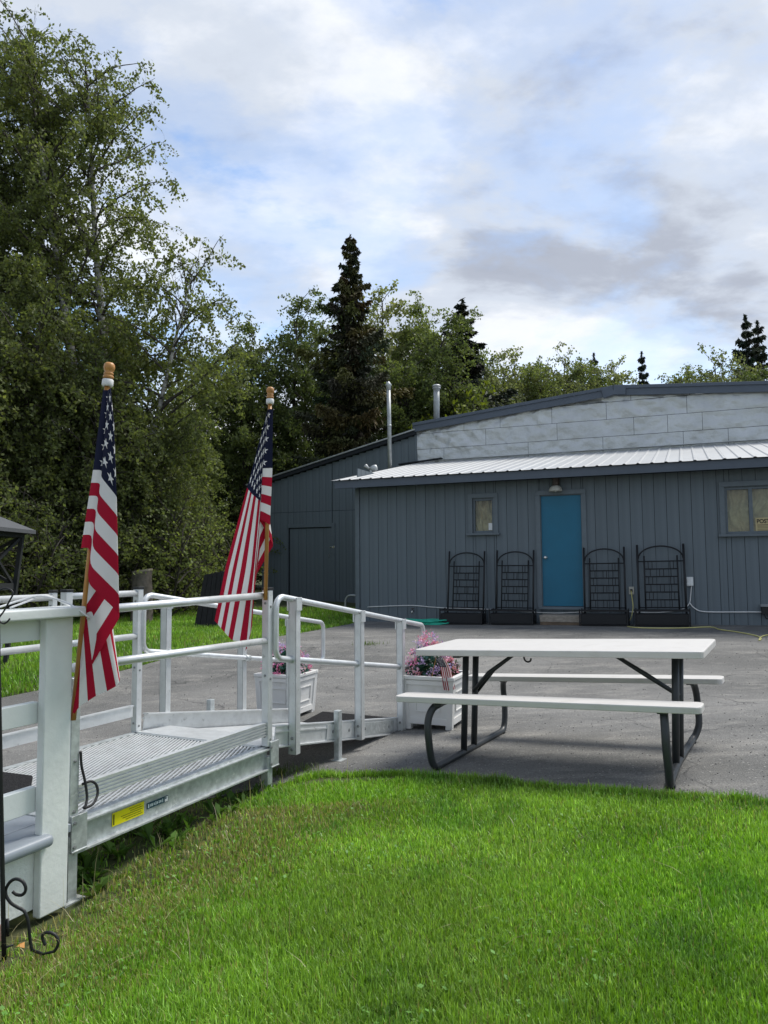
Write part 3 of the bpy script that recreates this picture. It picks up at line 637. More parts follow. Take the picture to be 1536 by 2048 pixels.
    MB().tube([(hx_ - 0.12, BD - 0.02, hz_ - 0.17), (hx_ - 0.14, BD - 0.05, hz_ - 0.22), (hx_ - 0.15, BD - 0.02, hz_ - 0.28)], 0.008, 6).build('handle', M['boxgrey'], wd, local=True)
    t2 = 0.10
    MB().box((bx1 + t2 / 2, BD - 0.012, (bz0 + bz1) / 2), (t2, 0.04, bz1 - bz0)).box(((bx0 + bx1) / 2 + t2 / 2, BD - 0.014, bz1 + t2 / 2), (bx1 - bx0 + t2, 0.042, t2)).build('door_frame', M['bluetrim'], root, local=True)
    # vent pipes through the roofs
    for (px, y0, y1, off, rad, cap) in ((780, 937, 768, 3.1, 0.049, 'tall'), (873, 845, 770, BD + 1.4, 0.085, 'cowl')):
        bx_, bz_ = wall(px, y0, off); tx_, tz_ = wall(px - 3 if cap == 'tall' else px, y1, off)
        m_ = MB().tube([(bx_, off, bz_ - 0.15), (bx_ * 0.5 + tx_ * 0.5, off, (bz_ + tz_) / 2), (tx_, off, tz_ - 0.12)], rad, 14)
        vp = m_.build('vent_pipe', M['pipe'], root, local=True, smooth=True)
        if cap == 'tall':
            MB().lathe((tx_, off, tz_ - 0.14), (0, 0, 1), [(rad, 0), (rad * 1.25, 0.01), (rad * 1.25, 0.08), (rad * 1.5, 0.1), (rad * 1.5, 0.13), (0.02, 0.2), (0.0, 0.21)], 14).build('cap', M['pipe'], vp, local=True, smooth=True)
            MB().tube([((bx_ + tx_) / 2 + 0.0, off, (bz_ + tz_) / 2 - 0.02), ((bx_ + tx_) / 2, off, (bz_ + tz_) / 2 + 0.03)], rad * 1.12, 14).build('joint_band', M['pipe'], vp, local=True, smooth=True)
        else:
            MB().lathe((tx_, off, tz_ - 0.16), (0, 0, 1), [(rad, 0), (rad * 1.1, 0.02), (rad * 1.1, 0.05), (rad * 1.45, 0.055), (rad * 1.45, 0.075), (rad * 1.15, 0.08), (rad * 1.15, 0.105), (rad * 1.5, 0.11), (rad * 1.5, 0.13), (rad, 0.165), (0.0, 0.17)], 16).build('cap', M['roofmetal'], vp, local=True, smooth=True)
            MB().tube([(bx_, off, bz_ - 0.14), (bx_, off, bz_ - 0.03)], rad * 1.15, 14).build('joint_band', M['redband'], vp, local=True, smooth=True)
    return root
build_building()

def wpt(px, py, off):
    s, z = wall(px, py, off); p = BO + BX * s + BY * off; return Vector((p.x, p.y, z))
BAX = (BX, BY, Vector((0, 0, 1)))

def build_wall_things():
    # barn lamp over the door
    p = wpt(1111, 972, -0.12); r = thing('wall_lamp', 'small barn lamp with pale shade above the teal door', 'lamp', p)
    MB().lathe(p + Vector((0, 0, -0.10)), (0, 0, 1), [(0.125, 0.0), (0.12, 0.03), (0.105, 0.07), (0.06, 0.10), (0.045, 0.11), (0.0, 0.112)], 20).build('lamp_shade', M['lampwhite'], r, smooth=True)
    MB().lathe(p + Vector((0, 0, 0.012)), (0, 0, 1), [(0.055, 0.0), (0.06, 0.03), (0.05, 0.10), (0.065, 0.11), (0.06, 0.16), (0.0, 0.17)], 14).build('socket', M['rust'], r, smooth=True)
    MB().box(p + BY * 0.09 + Vector((0, 0, 0.09)), (0.11, 0.06, 0.13), BAX).bar(p + Vector((0, 0, 0.09)), p + BY * 0.07 + Vector((0, 0, 0.09)), 0.04, 0.04).build('bracket', M['rust'], r)
    MB().lathe(p + Vector((0, 0, -0.115)), (0, 0, 1), [(0.0, 0), (0.035, 0.02), (0.04, 0.05), (0.03, 0.1)], 12).build('bulb', M['boxwhite'], r, smooth=True)
    # paper card inside the small window, sign in the wide window
    s0, z0 = wall(983, 1058, 0.05); q = wpt(981, 1053, 0.052)
    tag(MB().box(q, (0.075, 0.002, 0.135), BAX).build('paper_card', M['boxwhite']), 'small white card stuck in the corner of the small window', 'card')
    c = wpt(1535, 1051, 0.052); sg = thing('window_sign', 'tan sign lettered POSTED in the curtained window at the right edge', 'sign', c)
    MB().box(c, (0.36, 0.003, 0.27), BAX).build('sign_card', M['signpaper'], sg)
    cu = bpy.data.curves.new('lettering', 'FONT'); cu.body = 'POSTED'; cu.size = 0.098; cu.align_x = 'LEFT'; cu.align_y = 'CENTER'; cu.extrude = 0.0005; cu.offset = 0.0025; cu.materials.append(M['ink'])
    tmp = bpy.data.objects.new('lettering_curve', cu); COL.objects.link(tmp); dg = bpy.context.evaluated_depsgraph_get(); lme = bpy.data.meshes.new_from_object(tmp.evaluated_get(dg)); bpy.data.objects.remove(tmp)
    lme.materials.clear(); lo = link_mesh('lettering', lme, sg, M['ink'])
    lo.matrix_basis = wm(sg).inverted() @ (Matrix.Translation(c - BX * 0.163 - BY * 0.003 + Vector((0, 0, 0.072))) @ Matrix.Rotation(BROT, 4, 'Z') @ Matrix.Rotation(math.pi / 2, 4, 'X') @ Matrix.Diagonal((0.86, 1, 1, 1)))
    ln = MB()
    for k, (w_, h_) in enumerate(((0.27, 0.010), (0.30, 0.006), (0.28, 0.006), (0.30, 0.006), (0.20, 0.006), (0.30, 0.008))):
        ln.box(c - BY * 0.003 + Vector((0, 0, 0.012 - 0.024 * k)) - BX * (0.155 - w_ / 2), (w_, 0.001, h_), BAX)
    ln.build('small_print', M['ink'], sg)
    # outlets
    p = wpt(1380, 1163, -0.03); o = thing('cable_box', 'white square cable box on the wall right of the last trellis', 'electrical box', p)
    MB().box(p, (0.105, 0.06, 0.155), BAX).build('box', M['boxwhite'], o, bevel=0.006)
    MB().box(p - BY * 0.034, (0.085, 0.006, 0.135), BAX).build('cover', M['boxwhite'], o, bevel=0.002)
    p = wpt(1263, 1181, -0.02); o = thing('outlet', 'pale outdoor outlet with a yellow cord plugged in', 'outlet', p)
    MB().box(p, (0.085, 0.04, 0.135), BAX).build('plate', M['lampwhite'], o, bevel=0.005)
    MB().box(p - BY * 0.03, (0.04, 0.03, 0.05), BAX).build('plug', M['black'], o, bevel=0.004)
    p = wpt(1534, 1221, -0.07); o = thing('service_box', 'dark service box low on the wall at the right edge', 'electrical box', p)
    MB().box(p, (0.17, 0.12, 0.13), BAX).build('box', M['black'], o, bevel=0.006)
    MB().prism([p + Vector((0, 0, 0.066)) - BX * 0.095 + BY * 0.06, p + Vector((0, 0, 0.066)) - BX * 0.095 - BY * 0.08, p + Vector((0, 0, 0.10)) - BX * 0.095 - BY * 0.0, p + Vector((0, 0, 0.10)) - BX * 0.095 + BY * 0.06], BX * 0.19).build('lid', M['pipe'], o)
    MB().tube([p - BY * 0.05 + Vector((0, 0, -0.06)) - BX * 0.05, p - BY * 0.07 + Vector((0, 0, -0.13)) - BX * 0.02, p - BY * 0.05 + Vector((0, 0, -0.12)) + BX * 0.05, p - BY * 0.04 + Vector((0, 0, -0.05)) + BX * 0.06], 0.012, 8).build('hasp', M['black'], o, smooth=True)
    # white cable along the wall
    def cable(name, pix, off, rad, m, label, cat, group=None):
        pts = [wpt(px, py, off) for px, py in pix]; return tag(MB().tube(smooth_pts(pts, 5), rad, 8).build(name, m, smooth=True), label, cat, group)
    cable('wall_cable', [(735, 1214), (780, 1212), (825, 1211), (862, 1214), (895, 1216), (930, 1217), (965, 1218), (1010, 1221), (1060, 1224), (1110, 1226), (1160, 1224), (1215, 1220), (1250, 1223), (1300, 1225), (1345, 1223), (1368, 1217), (1379, 1206), (1381, 1192), (1383, 1172)], -0.028, 0.0085, M['whitecable'], 'white cable sagging low along the wall behind the trellises', 'cable')
    cable('conduit', [(1380, 1206), (1386, 1214), (1400, 1222), (1425, 1224), (1480, 1224), (1525, 1224)], -0.03, 0.010, M['whitecable'], 'white cable running from the cable box to the service box', 'cable')
    # tap and bent pipe
    p = wpt(825, 1222, -0.06); o = thing('garden_tap', 'garden tap sticking out low on the wall above the green hose', 'tap', p)
    MB().tube([p + BY * 0.07, p, p - BY * 0.03, p - BY * 0.04 + Vector((0, 0, -0.05))], 0.015, 8).build('spout', M['chrome'], o, smooth=True)
    MB().tube([p + Vector((0, 0, 0.015)), p + Vector((0, 0, 0.05))], 0.006, 6).lathe(p + Vector((0, 0, 0.045)), (0, 0, 1), [(0.03, 0), (0.034, 0.006), (0.03, 0.012)], 12).build('handle', M['rust'], o, smooth=True)
    pts = [wpt(691, 1225, 1.0), wpt(691, 1203, 1.0), wpt(693, 1196, 1.0), wpt(699, 1191, 1.0), wpt(712, 1191, 1.0)]
    tag(MB().tube(smooth_pts(pts, 4), 0.022, 8).build('bent_pipe', M['pipe'], smooth=True), 'short bent grey pipe rising from grass beside the building corner', 'pipe')
    # yellow cord
    pts = [wpt(1262, 1181, -0.06), wpt(1264, 1195, -0.07), wpt(1266, 1215, -0.09), wpt(1262, 1236, -0.16)]
    for px, py in ((1254, 1252), (1262, 1256), (1300, 1258), (1360, 1258), (1420, 1256), (1440, 1261), (1475, 1266), (1510, 1273), (1522, 1279), (1518, 1283), (1524, 1275), (1545, 1272), (1590, 1280)):
        g = gp(px, py); pts.append(g + Vector((0, 0, 0.016)))
    tag(MB().tube(smooth_pts(pts, 5), 0.0085, 7).build('extension_cord', M['yellowcord'], smooth=True), 'pale yellow extension cord running from the outlet across the asphalt', 'cord')
    # green hose, coiled flat
    c = gp(842, 1249); pts = []
    for k in range(150):
        a = k * 0.25; rr = 0.40 + 0.10 * math.sin(k * 0.31) + 0.05 * math.sin(k * 0.77)
        q = c + BX * math.cos(a) * rr * 1.05 - BY * (math.sin(a) * rr * 0.45 - 0.02); pts.append((q.x, q.y, float(gz(q.x, q.y)) + 0.02 + 0.012 * (k // 25) + 0.008 * math.sin(k * 1.3)))
    tag(MB().tube(pts, 0.013, 7).build('garden_hose', M['hose'], smooth=True), 'bright green garden hose coiled on the asphalt by the wall', 'hose')
    # wooden step at the door
    a0 = gp(1064, 1257); a1 = gp(1170, 1257); s0 = (a0 - BO).dot(BX); s1 = (a1 - BO).dot(BX)
    gzv = float(gz(a0.x, a0.y)); o = thing('door_step', 'low weathered wooden step below the teal door', 'step', BO + BX * (s0 + s1) / 2 - BY * 0.3 + Vector((0, 0, gzv)))
    cc = BO + BX * (s0 + s1) / 2 - BY * 0.22 + Vector((0, 0, gzv))
    top = wall(1110, 1231, -0.4)[1] - gzv
    for k in range(3):
        MB().box(cc + BY * (-0.13 + 0.13 * k) + Vector((0, 0, top - 0.02)), (s1 - s0, 0.122, 0.04), BAX).build('plank', M['stepwood'], o, bevel=0.004)
    MB().box(cc - BY * 0.18 + Vector((0, 0, top * 0.62)), (s1 - s0 - 0.02, 0.03, top * 0.5), BAX).build('riser', M['stepwood'], o, bevel=0.003)
    MB().box(cc - BY * 0.175 + Vector((0, 0, top * 0.19)), (s1 - s0 - 0.03, 0.03, top * 0.34), BAX).build('riser', M['stepside'], o, bevel=0.003)
    for e in (-1, 1): MB().box(cc + BX * e * ((s1 - s0) / 2 - 0.03) + Vector((0, 0, top * 0.45)), (0.04, 0.32, top * 0.86), BAX).build('side', M['stepside'], o)
    # floodlight-like fixture on the low roof
    p = wpt(742, 940, 1.6); o = thing('roof_lamp', 'small pale twin floodlight on the low metal roof corner', 'lamp', p)
    MB().tube([p + Vector((0, 0, -0.10)), p + Vector((0, 0, 0.02))], 0.03, 10).lathe(p + Vector((0, 0, -0.11)), (0, 0, 1), [(0.07, 0), (0.07, 0.02), (0.03, 0.03)], 12).build('base', M['pipe'], o, smooth=True)
    MB().lathe(p + Vector((0.02, 0, 0.03)), (0.85, -0.2, 0.2), [(0.03, -0.05), (0.06, 0.0), (0.075, 0.07), (0.06, 0.12), (0.0, 0.13)], 12).build('lamp_head', M['pipe'], o, smooth=True)
    MB().lathe(p + Vector((-0.03, 0, 0.02)), (-0.75, -0.2, 0.55), [(0.02, 0), (0.03, 0.05), (0.05, 0.12), (0.04, 0.14), (0.0, 0.145)], 12).build('lamp_head', M['roofmetal'], o, smooth=True)

def smooth_pts(P, n=6):
    P = [Vector(p) for p in P]; out = []
    for i in range(len(P) - 1):
        p0 = P[max(i - 1, 0)]; p1 = P[i]; p2 = P[i + 1]; p3 = P[min(i + 2, len(P) - 1)]
        for k in range(n):
            t = k / n
            out.append(0.5 * ((2 * p1) + (p2 - p0) * t + (2 * p0 - 5 * p1 + 4 * p2 - p3) * t * t + (3 * p1 - p0 - 3 * p2 + p3) * t ** 3))
    out.append(P[-1]); return out
build_wall_things()

# ------------------------------------------------------------------ black trellis planters
def build_trellises():
    Wd, Hh = 0.70, 1.42
    labels = ['black arched trellis planter farthest from the door, under the small window', 'black arched trellis planter just left of the teal door', 'black arched trellis planter just right of the teal door', 'black arched trellis planter farthest right, beside the white cable box']
    spec = [((893, 967), (1103, 1249), 0.02), ((990, 1067), (1101, 1249), 0.015), ((1168, 1253), (1095, 1253), -0.02), ((1277, 1375), (1089, 1254), -0.03)]
    root = thing('trellis_planter', labels[0], 'trellis planter', group='black trellis planters along the wall')
    hw = Wd / 2
    for s in (-1, 1):
        MB().tube([(s * hw, 0.0, 0.0), (s * hw, 0.16, Hh)], 0.017, 8).build('post', M['rack'], root, local=True, smooth=True)
        MB().tube([(s * (hw - 0.10), 0.03, 0.28), (s * (hw - 0.10), 0.03 + 0.11, 1.22)], 0.013, 6).build('upright', M['rack'], root, local=True, smooth=True)
    arch = []
    for k in range(17):
        a = math.pi * k / 16; arch.append((math.cos(a) * (hw - 0.01), 0.14 + 0.015 * math.sin(a), 1.17 + 0.22 * math.sin(a)))
    MB().tube(arch, 0.013, 8).build('arch', M['rack'], root, local=True, smooth=True)
    zs = [0.31 + 0.135 * k for k in range(7)]
    for i, z in enumerate(zs):
        y = z * 0.16 / Hh; full = i in (0, 6)
        e = hw if full else hw - 0.10
        MB().tube([(-e, y, z), (e, y, z)], 0.0115, 6).build('rung', M['rack'], root, local=True)
    sv = MB()
    for i in range(6):
        xsv = (-0.19, -0.13, 0.14, 0.19) if i % 2 else (-0.16, -0.02, 0.04, 0.15)
        for x in xsv: sv.bar((x, zs[i] * 0.16 / Hh, zs[i]), (x, zs[i + 1] * 0.16 / Hh, zs[i + 1]), 0.011, 0.011, (1, 0, 0))
    sv.build('spindles', M['rack'], root, local=True)
    bx = MB(); h = 0.27; d = 0.30
    bx.box((0, -d / 2, 0.02), (Wd + 0.06, d, 0.02))
    for y in (-d, 0.0): bx.box((0, y, h / 2), (Wd + 0.06, 0.012, h * 0.55))
    for x in (-1, 1): bx.box((x * (hw + 0.03), -d / 2, h / 2), (0.012, d, h * 0.55))
    bx.build('trough', M['rack'], root, local=True)
    rl = MB()
    for y in (-d - 0.01, 0.01):
        for z in (h, 0.05): rl.bar((-hw - 0.05, y, z), (hw + 0.05, y, z), 0.022, 0.022)
    for x in (-1, 1):
        for z in (h, 0.05): rl.bar((x * (hw + 0.05), -d - 0.02, z), (x * (hw + 0.05), 0.02, z), 0.022, 0.022)
        for y in (-d - 0.01, 0.01): rl.bar((x * (hw + 0.05), y, 0.0), (x * (hw + 0.05), y, h + 0.03), 0.022, 0.022, (1, 0, 0))
    rl.build('trough_frame', M['rack'], root, local=True)
    for i, ((x0, x1), (yt, yb), tilt) in enumerate(spec):
        o = root if i == 0 else copy_tree(root)
        g = wpt((x0 + x1) / 2, 1235, -0.24); gzv = float(gz(g.x, g.y))
        s0 = wall(x0, 1200, -0.2)[0]; s1 = wall(x1, 1200, -0.2)[0]; sc = (s1 - s0) / (Wd + 0.03)
        zt = wall((x0 + x1) / 2, yt, -0.1)[1]; scz = (zt - gzv) / 1.42
        o.matrix_basis = Matrix.Translation((g.x, g.y, gzv + 0.005)) @ Matrix.Rotation(BROT, 4, 'Z') @ Matrix.Rotation(tilt * 0.4, 4, 'Y') @ Matrix.Diagonal((sc, 1, scz, 1))
        o['label'] = labels[i]
build_trellises()

# ------------------------------------------------------------------ picnic table
def rot3(yaw, tu, tv):
    return Matrix.Rotation(yaw, 4, 'Z') @ Matrix.Rotation(-tv, 4, 'Y') @ Matrix.Rotation(tu, 4, 'X')
def rslab(L, W, T, r, seg=6):
    """rounded-corner slab, top at z=0, with a soft top edge"""
    def ring(ins, z):
        out = []
        for cx, cy, a0 in ((L / 2 - r, W / 2 - r, 0), (-L / 2 + r, W / 2 - r, 90), (-L / 2 + r, -W / 2 + r, 180), (L / 2 - r, -W / 2 + r, 270)):
            for k in range(seg + 1):
                a = math.radians(a0 + 90 * k / seg); out.append(Vector((cx + math.cos(a) * (r - ins), cy + math.sin(a) * (r - ins), z)))
        return out
    rings = [ring(0.012, -T + 0.012), ring(0.012, -T), ring(0.003, -T), ring(0.0, -T + 0.003), ring(0.0, -0.007), ring(0.002, -0.002), ring(0.007, 0.0)]
    rings = rings[1:]
    m = MB(); n = len(rings[0]); vs = [p for q in rings for p in q]
    fs = [(i * n + k, i * n + (k + 1) % n, (i + 1) * n + (k + 1) % n, (i + 1) * n + k) for i in range(len(rings) - 1) for k in range(n)]
    fs += [tuple(range(n - 1, -1, -1)), tuple((len(rings) - 1) * n + k for k in range(n))]
    return m.add(vs, fs)
def build_table():
    yaw, tu, tv = -0.5075, -0.0052, 0.0513
    T0 = Matrix.Translation((1.2342, 5.1496, -0.0283)) @ rot3(yaw, tu, tv)
    root = thing('picnic_table', 'pale plastic picnic table with two benches and charcoal tube legs', 'picnic table', matrix=T0)
    def slab(name, L, W, T, z, v, dtv, dtu, dz):
        o = rslab(L, W, T, 0.045).build(name, M['tabletop'], root, local=True)
        o.matrix_basis = Matrix.Translation((0, v, z + dz)) @ Matrix.Rotation(-dtv, 4, 'Y') @ Matrix.Rotation(dtu, 4, 'X'); return o
    slab('tabletop', 1.879, 0.76, 0.042, 0.737, 0, -0.0115, 0.0184, 0.0112)
    slab('bench', 1.879, 0.195, 0.038, 0.4586, -0.6055, -0.0083, 0, 0.0143)['label'] = 'near bench'
    slab('bench', 1.879, 0.195, 0.038, 0.4586, 0.6055, 0.0009, 0, 0.0043)['label'] = 'far bench'
    for s in (-1, 1):
        ux = s * 0.70; rr = 0.0235
        ta, tb, tc = (0.030, 0.040, 0.045) if s > 0 else (0.06, 0.02, 0.0)
        pts = [(ux + ta, -0.60, 0.430), (ux + tb, -0.655, 0.40), (ux + tc, -0.69, 0.33), (ux + tc, -0.70, 0.24), (ux + tc, -0.685, 0.13), (ux + tc * 0.9, -0.66, 0.06), (ux + tc * 0.75, -0.61, 0.028), (ux + tc * 0.5, -0.5, 0.024), (ux, 0.0, 0.024), (ux, 0.5, 0.024), (ux, 0.61, 0.028), (ux + tc * 0.5, 0.66, 0.06), (ux + tc, 0.69, 0.13), (ux + tc, 0.705, 0.24), (ux + tc, 0.695, 0.33), (ux + tb, 0.655, 0.40), (ux + ta, 0.60, 0.430)]
        MB().tube(smooth_pts(pts, 5), rr, 12).build('leg', M['tubeblk'], root, local=True, smooth=True)
        for v in (-0.155, 0.03):
            MB().tube([(ux - s * 0.0, v, 0.03), (ux + (0.052 if s > 0 else 0.055), v + 0.01, 0.70)], 0.0225, 12).build('post', M['tubeblk'], root, local=True, smooth=True)
        MB().tube([(ux + 0.033, 0.0, 0.42), (ux - s * 0.16, 0.0, 0.55), (ux - s * 0.38, 0.0, 0.695)], [0.014, 0.017, 0.012], 8).build('brace', M['tubeblk'], root, local=True, smooth=True)
        MB().tube([(ux + 0.033, 0.06, 0.40), (ux - s * 0.19, 0.03, 0.565)], 0.010, 8).build('brace', M['tubeblk'], root, local=True, smooth=True)
        MB().box((ux + 0.05, -0.06, 0.694), (0.05, 0.50, 0.014)).build('bracket', M['tubeblk'], root, local=True)
        for v in (-0.6, 0.6): MB().box((ux + ta, v, 0.424), (0.05, 0.14, 0.014)).build('bracket', M['tubeblk'], root, local=True)
        for v in (-0.60, 0.60): MB().tube([(ux + (tc * 0.75 if v < 0 else 0), v - 0.02, 0.012), (ux + (tc * 0.75 if v < 0 else 0), v + 0.02, 0.012)], 0.026, 10).build('foot', M['black'], root, local=True, smooth=True)
    hk = [(-0.18, -0.26, 0.70), (-0.18, -0.26, 0.68), (-0.172, -0.26, 0.664), (-0.155, -0.26, 0.657), (-0.138, -0.26, 0.664), (-0.133, -0.26, 0.68)]
    MB().tube(smooth_pts(hk, 4), 0.006, 8).build('hook', M['black'], root, local=True, smooth=True)
build_table()

# ------------------------------------------------------------------ aluminium landing and ramp
LZ = 0.165
def build_ramp():
    root = thing('wheelchair_ramp', 'aluminium access ramp with grated landing, tube handrails and yellow label', 'ramp', rp(0, 0, 0))
    Wd, LT = 1.05, 1.49
    up = Vector((0, 0, 1)); ax = (AX, NX, up)
    # landing frame: channels all round
    def channel(p, q, h, out, m=M['galv'], name='side_beam'):
        p = Vector(p); q = Vector(q); o = Vector(out)
        b = MB(); b.bar(p, q, 0.006, h); d = o * 0.014
        b.bar(p + d + up * (h / 2 - 0.003), q + d + up * (h / 2 - 0.003), 0.034, 0.008); b.bar(p + d - up * (h / 2 - 0.003), q + d - up * (h / 2 - 0.003), 0.034, 0.008)
        b.bar(p - o * 0.02 + up * (h / 2 + 0.004), q - o * 0.02 + up * (h / 2 + 0.004), 0.05, 0.012)
        return b.build(name, m, root)
    h = 0.125; zc = LZ - h / 2 - 0.008
    channel(rp(-LT, 0, zc), rp(0, 0, zc), h, -NX)
    channel(rp(-LT - 0.9, Wd, zc), rp(0, Wd, zc), h, NX)
    channel(rp(0.0, 0.02, zc), rp(0.0, Wd - 0.02, zc), h, AX)
    channel(rp(-LT, 0.02, zc), rp(-LT, Wd - 0.02, zc), h, -AX)
    # grating: diamond mesh of crossing bars, too fine to pick apart
    def mesh_deck(t0, t1, n0, n1):
        g = MB()
        for ang, w_, zz in ((math.radians(23), 0.0105, -0.007), (math.radians(-34), 0.0045, -0.012)):
            d = Vector((math.cos(ang), math.sin(ang))); nrm = Vector((-d.y, d.x)); pr = [Vector((a, b)).dot(nrm) for a in (t0, t1) for b in (n0, n1)]
            q = min(pr)
            while q < max(pr):
                q += 0.0235 if ang > 0 else 0.05; lo, hi = -9.0, 9.0
                for k, (a, b) in enumerate(((t0, t1), (n0, n1))):
                    o = nrm[k] * q; e = sorted(((a - o) / d[k], (b - o) / d[k])); lo = max(lo, e[0]); hi = min(hi, e[1])
                if hi - lo > 0.02:
                    p = nrm * q + d * lo; e = nrm * q + d * hi; g.bar(rp(p.x, p.y, LZ + zz), rp(e.x, e.y, LZ + zz), w_, 0.012)
        o = g.build('grating', M['alud'], root); o['kind'] = 'stuff'
    mesh_deck(-LT + 0.02, -0.03, 0.03, Wd - 0.03); mesh_deck(-LT - 0.87, -LT - 0.02, 0.62, Wd - 0.03)
    for t in (-1.1, -0.74, -0.38): MB().bar(rp(t, 0.03, LZ - 0.05), rp(t, Wd - 0.03, LZ - 0.05), 0.04, 0.06).build('cross_beam', M['galv'], root)
    # ribbed toe boards
    def toe(p, q, out, z0, hh=0.082):
        p = Vector(p) + up * (z0 + hh / 2); q = Vector(q) + up * (z0 + hh / 2); o = Vector(out); b = MB(); b.bar(p, q, 0.012, hh)
        for k in range(5): dz = up * (-hh / 2 + hh * (k + 0.1) / 4.2); b.bar(p + o * 0.011 + dz, q + o * 0.011 + dz, 0.012, 0.007)
        b.bar(p + up * (hh / 2 + 0.003), q + up * (hh / 2 + 0.003), 0.034, 0.007)
        return b.build('toe_board', M['alu'], root)
    toe(rp(-LT + 0.03, 0.0), rp(-0.03, 0.0), -NX, 0.238, 0.07)
    toe(rp(-LT - 0.9, Wd - 0.01), rp(-0.05, Wd - 0.01), NX, 0.272, 0.07)
    toe(rp(-LT - 0.9, 0.60), rp(-LT + 0.03, 0.60), NX, LZ, 0.03)
    # posts
    def post(t, n_, z0, z1, w=0.048, cap=True, m=M['alu'], d=None):
        p = rp(t, n_, (z0 + z1) / 2); o = MB().box(p, (w, d or w, z1 - z0), ax).build('post', m, root, bevel=0.003)
        if cap: MB().box(p + up * ((z1 - z0) / 2 + 0.008), (w + 0.006, (d or w) + 0.006, 0.016), ax).build('cap', M['black'], o, bevel=0.002)
        for zz in (z0 + 0.06, z0 + (z1 - z0) * 0.45, z1 - 0.08):
            MB().lathe(rp(t, n_, zz) - AX * (w / 2), -AX, [(0.008, 0), (0.008, 0.004), (0.0, 0.006)], 6).build('bolt', M['boxgrey'], o)
            MB().lathe(rp(t, n_, zz - 0.02) - NX * ((d or w) / 2), -NX, [(0.008, 0), (0.008, 0.004), (0.0, 0.006)], 6).build('bolt', M['boxgrey'], o)
        return o
    post(0.0, 0.0, 0.17, 1.115); post(-LT, 0.0, 0.17, 0.78, cap=False, m=M['galv']); post(0.0, Wd, LZ, 1.115)
    post(-0.60, Wd, LZ, 1.115, 0.05); post(-0.70, Wd, LZ, 1.115, 0.035); post(-LT - 0.85, Wd, LZ, 1.115)
    # legs with brackets below the landing
    for t, n_ in ((0.0, 0.0), (-LT, 0.0), (0.0, Wd), (-LT, Wd)):
        gzv = float(gz(*rp(t, n_).xy)); o = MB().box(rp(t, n_, (gzv + 0.11) / 2), (0.05, 0.05, 0.11 - gzv), ax).build('leg', M['galv'], root, bevel=0.003)
        MB().box(rp(t, n_, gzv + 0.006), (0.11, 0.09, 0.012), ax).build('foot', M['galv'], o)
        if n_ == 0.0:
            br = MB().box(rp(t + (0.035 if t == 0 else 0.022), -0.030, 0.118), (0.085, 0.012, 0.155), ax).box(rp(t + (0.035 if t == 0 else 0.022), -0.026, 0.046), (0.085, 0.03, 0.008), ax).build('bracket', M['galv'], root, bevel=0.002)
            for zz in (0.065, 0.165): MB().lathe(rp(t - 0.005, -0.036, zz), -NX, [(0.008, 0), (0.008, 0.006), (0.0, 0.007)], 6).build('bolt', M['boxgrey'], br)
    # handrails of the landing
    R = 0.0205
    def rail(pts, n=12): return MB().tube(pts, R, n).build('handrail', M['alu'], root, smooth=True)
    rail([rp(-LT + 0.0, 0, 1.065), rp(0, 0, 1.085)]); rail([rp(-LT + 0.0, 0, 0.822), rp(0.0, 0, 0.806)])
    for z in (1.088, 0.80):
        rail([rp(-LT - 0.9, Wd, z), rp(-0.70, Wd, z)]); rail([rp(-0.60, Wd, z), rp(0, Wd, z)])
    # ramp: side channels, tread, rails, posts
    sl = 0.150; RL = 2.05
    for n_, o in ((-0.01, -NX), (Wd + 0.0, NX)):
        z0 = 0.285 - 0.065; b = MB(); p = rp(0.07, n_, z0 - sl * 0.07); q = rp(RL, n_, z0 - sl * RL * 1.02)
        b.bar(p, q, 0.008, 0.128); b.bar(p - o * 0.018 + up * 0.064, q - o * 0.018 + up * 0.064, 0.05, 0.008); b.bar(p + o * 0.006 + up * 0.03, q + o * 0.006 + up * 0.03, 0.008, 0.01); b.bar(p + o * 0.010 - up * 0.06, q + o * 0.010 - up * 0.06, 0.02, 0.008)
        sb = b.build('side_beam', M['alu'], root)
        for t in (0.78, 1.02, 1.28, 1.70):
            MB().lathe(rp(t, n_, z0 - sl * t + 0.0) + o * 0.006, o, [(0.013, 0), (0.013, 0.008), (0.0, 0.011)], 6).build('bolt', M['boxgrey'], sb)
        pl = MB().bar(rp(0.70, n_, z0 - sl * 0.70 + 0.0) + o * 0.0095, rp(1.08, n_, z0 - sl * 1.08) + o * 0.0095, 0.005, 0.10).build('splice_plate', M['alu'], root)
        MB().bar(rp(1.22, n_, z0 - sl * 1.22) + o * 0.0095, rp(1.80, n_, z0 - sl * 1.80) + o * 0.0095, 0.005, 0.085).build('splice_plate', M['galv'], root)
    nt = 20
    for k in range(nt):
        n0 = 0.02 + (Wd - 0.04) * k / nt; n1 = 0.02 + (Wd - 0.04) * (k + 1) / nt - 0.008; nm = (n0 + n1) / 2
        MB().bar(rp(0.16, nm, LZ - 0.02 - sl * 0.10), rp(RL, nm, LZ - 0.012 - sl * RL * 1.02), n1 - n0, 0.02).build('tread_plank', M['alud'], root)
    MB().bar(rp(-0.03, Wd / 2, LZ + 0.004), rp(0.30, Wd / 2, LZ - 0.018), Wd - 0.06, 0.008).build('transition_plate', M['alu'], root)
    MB().bar(rp(RL - 0.02, Wd / 2, LZ - 0.008 - sl * RL * 1.02), rp(RL + 0.38, Wd / 2, float(gz(*rp(RL + 0.38, Wd / 2).xy)) + 0.014), Wd - 0.06, 0.008).build('transition_plate', M['doormat'], root)
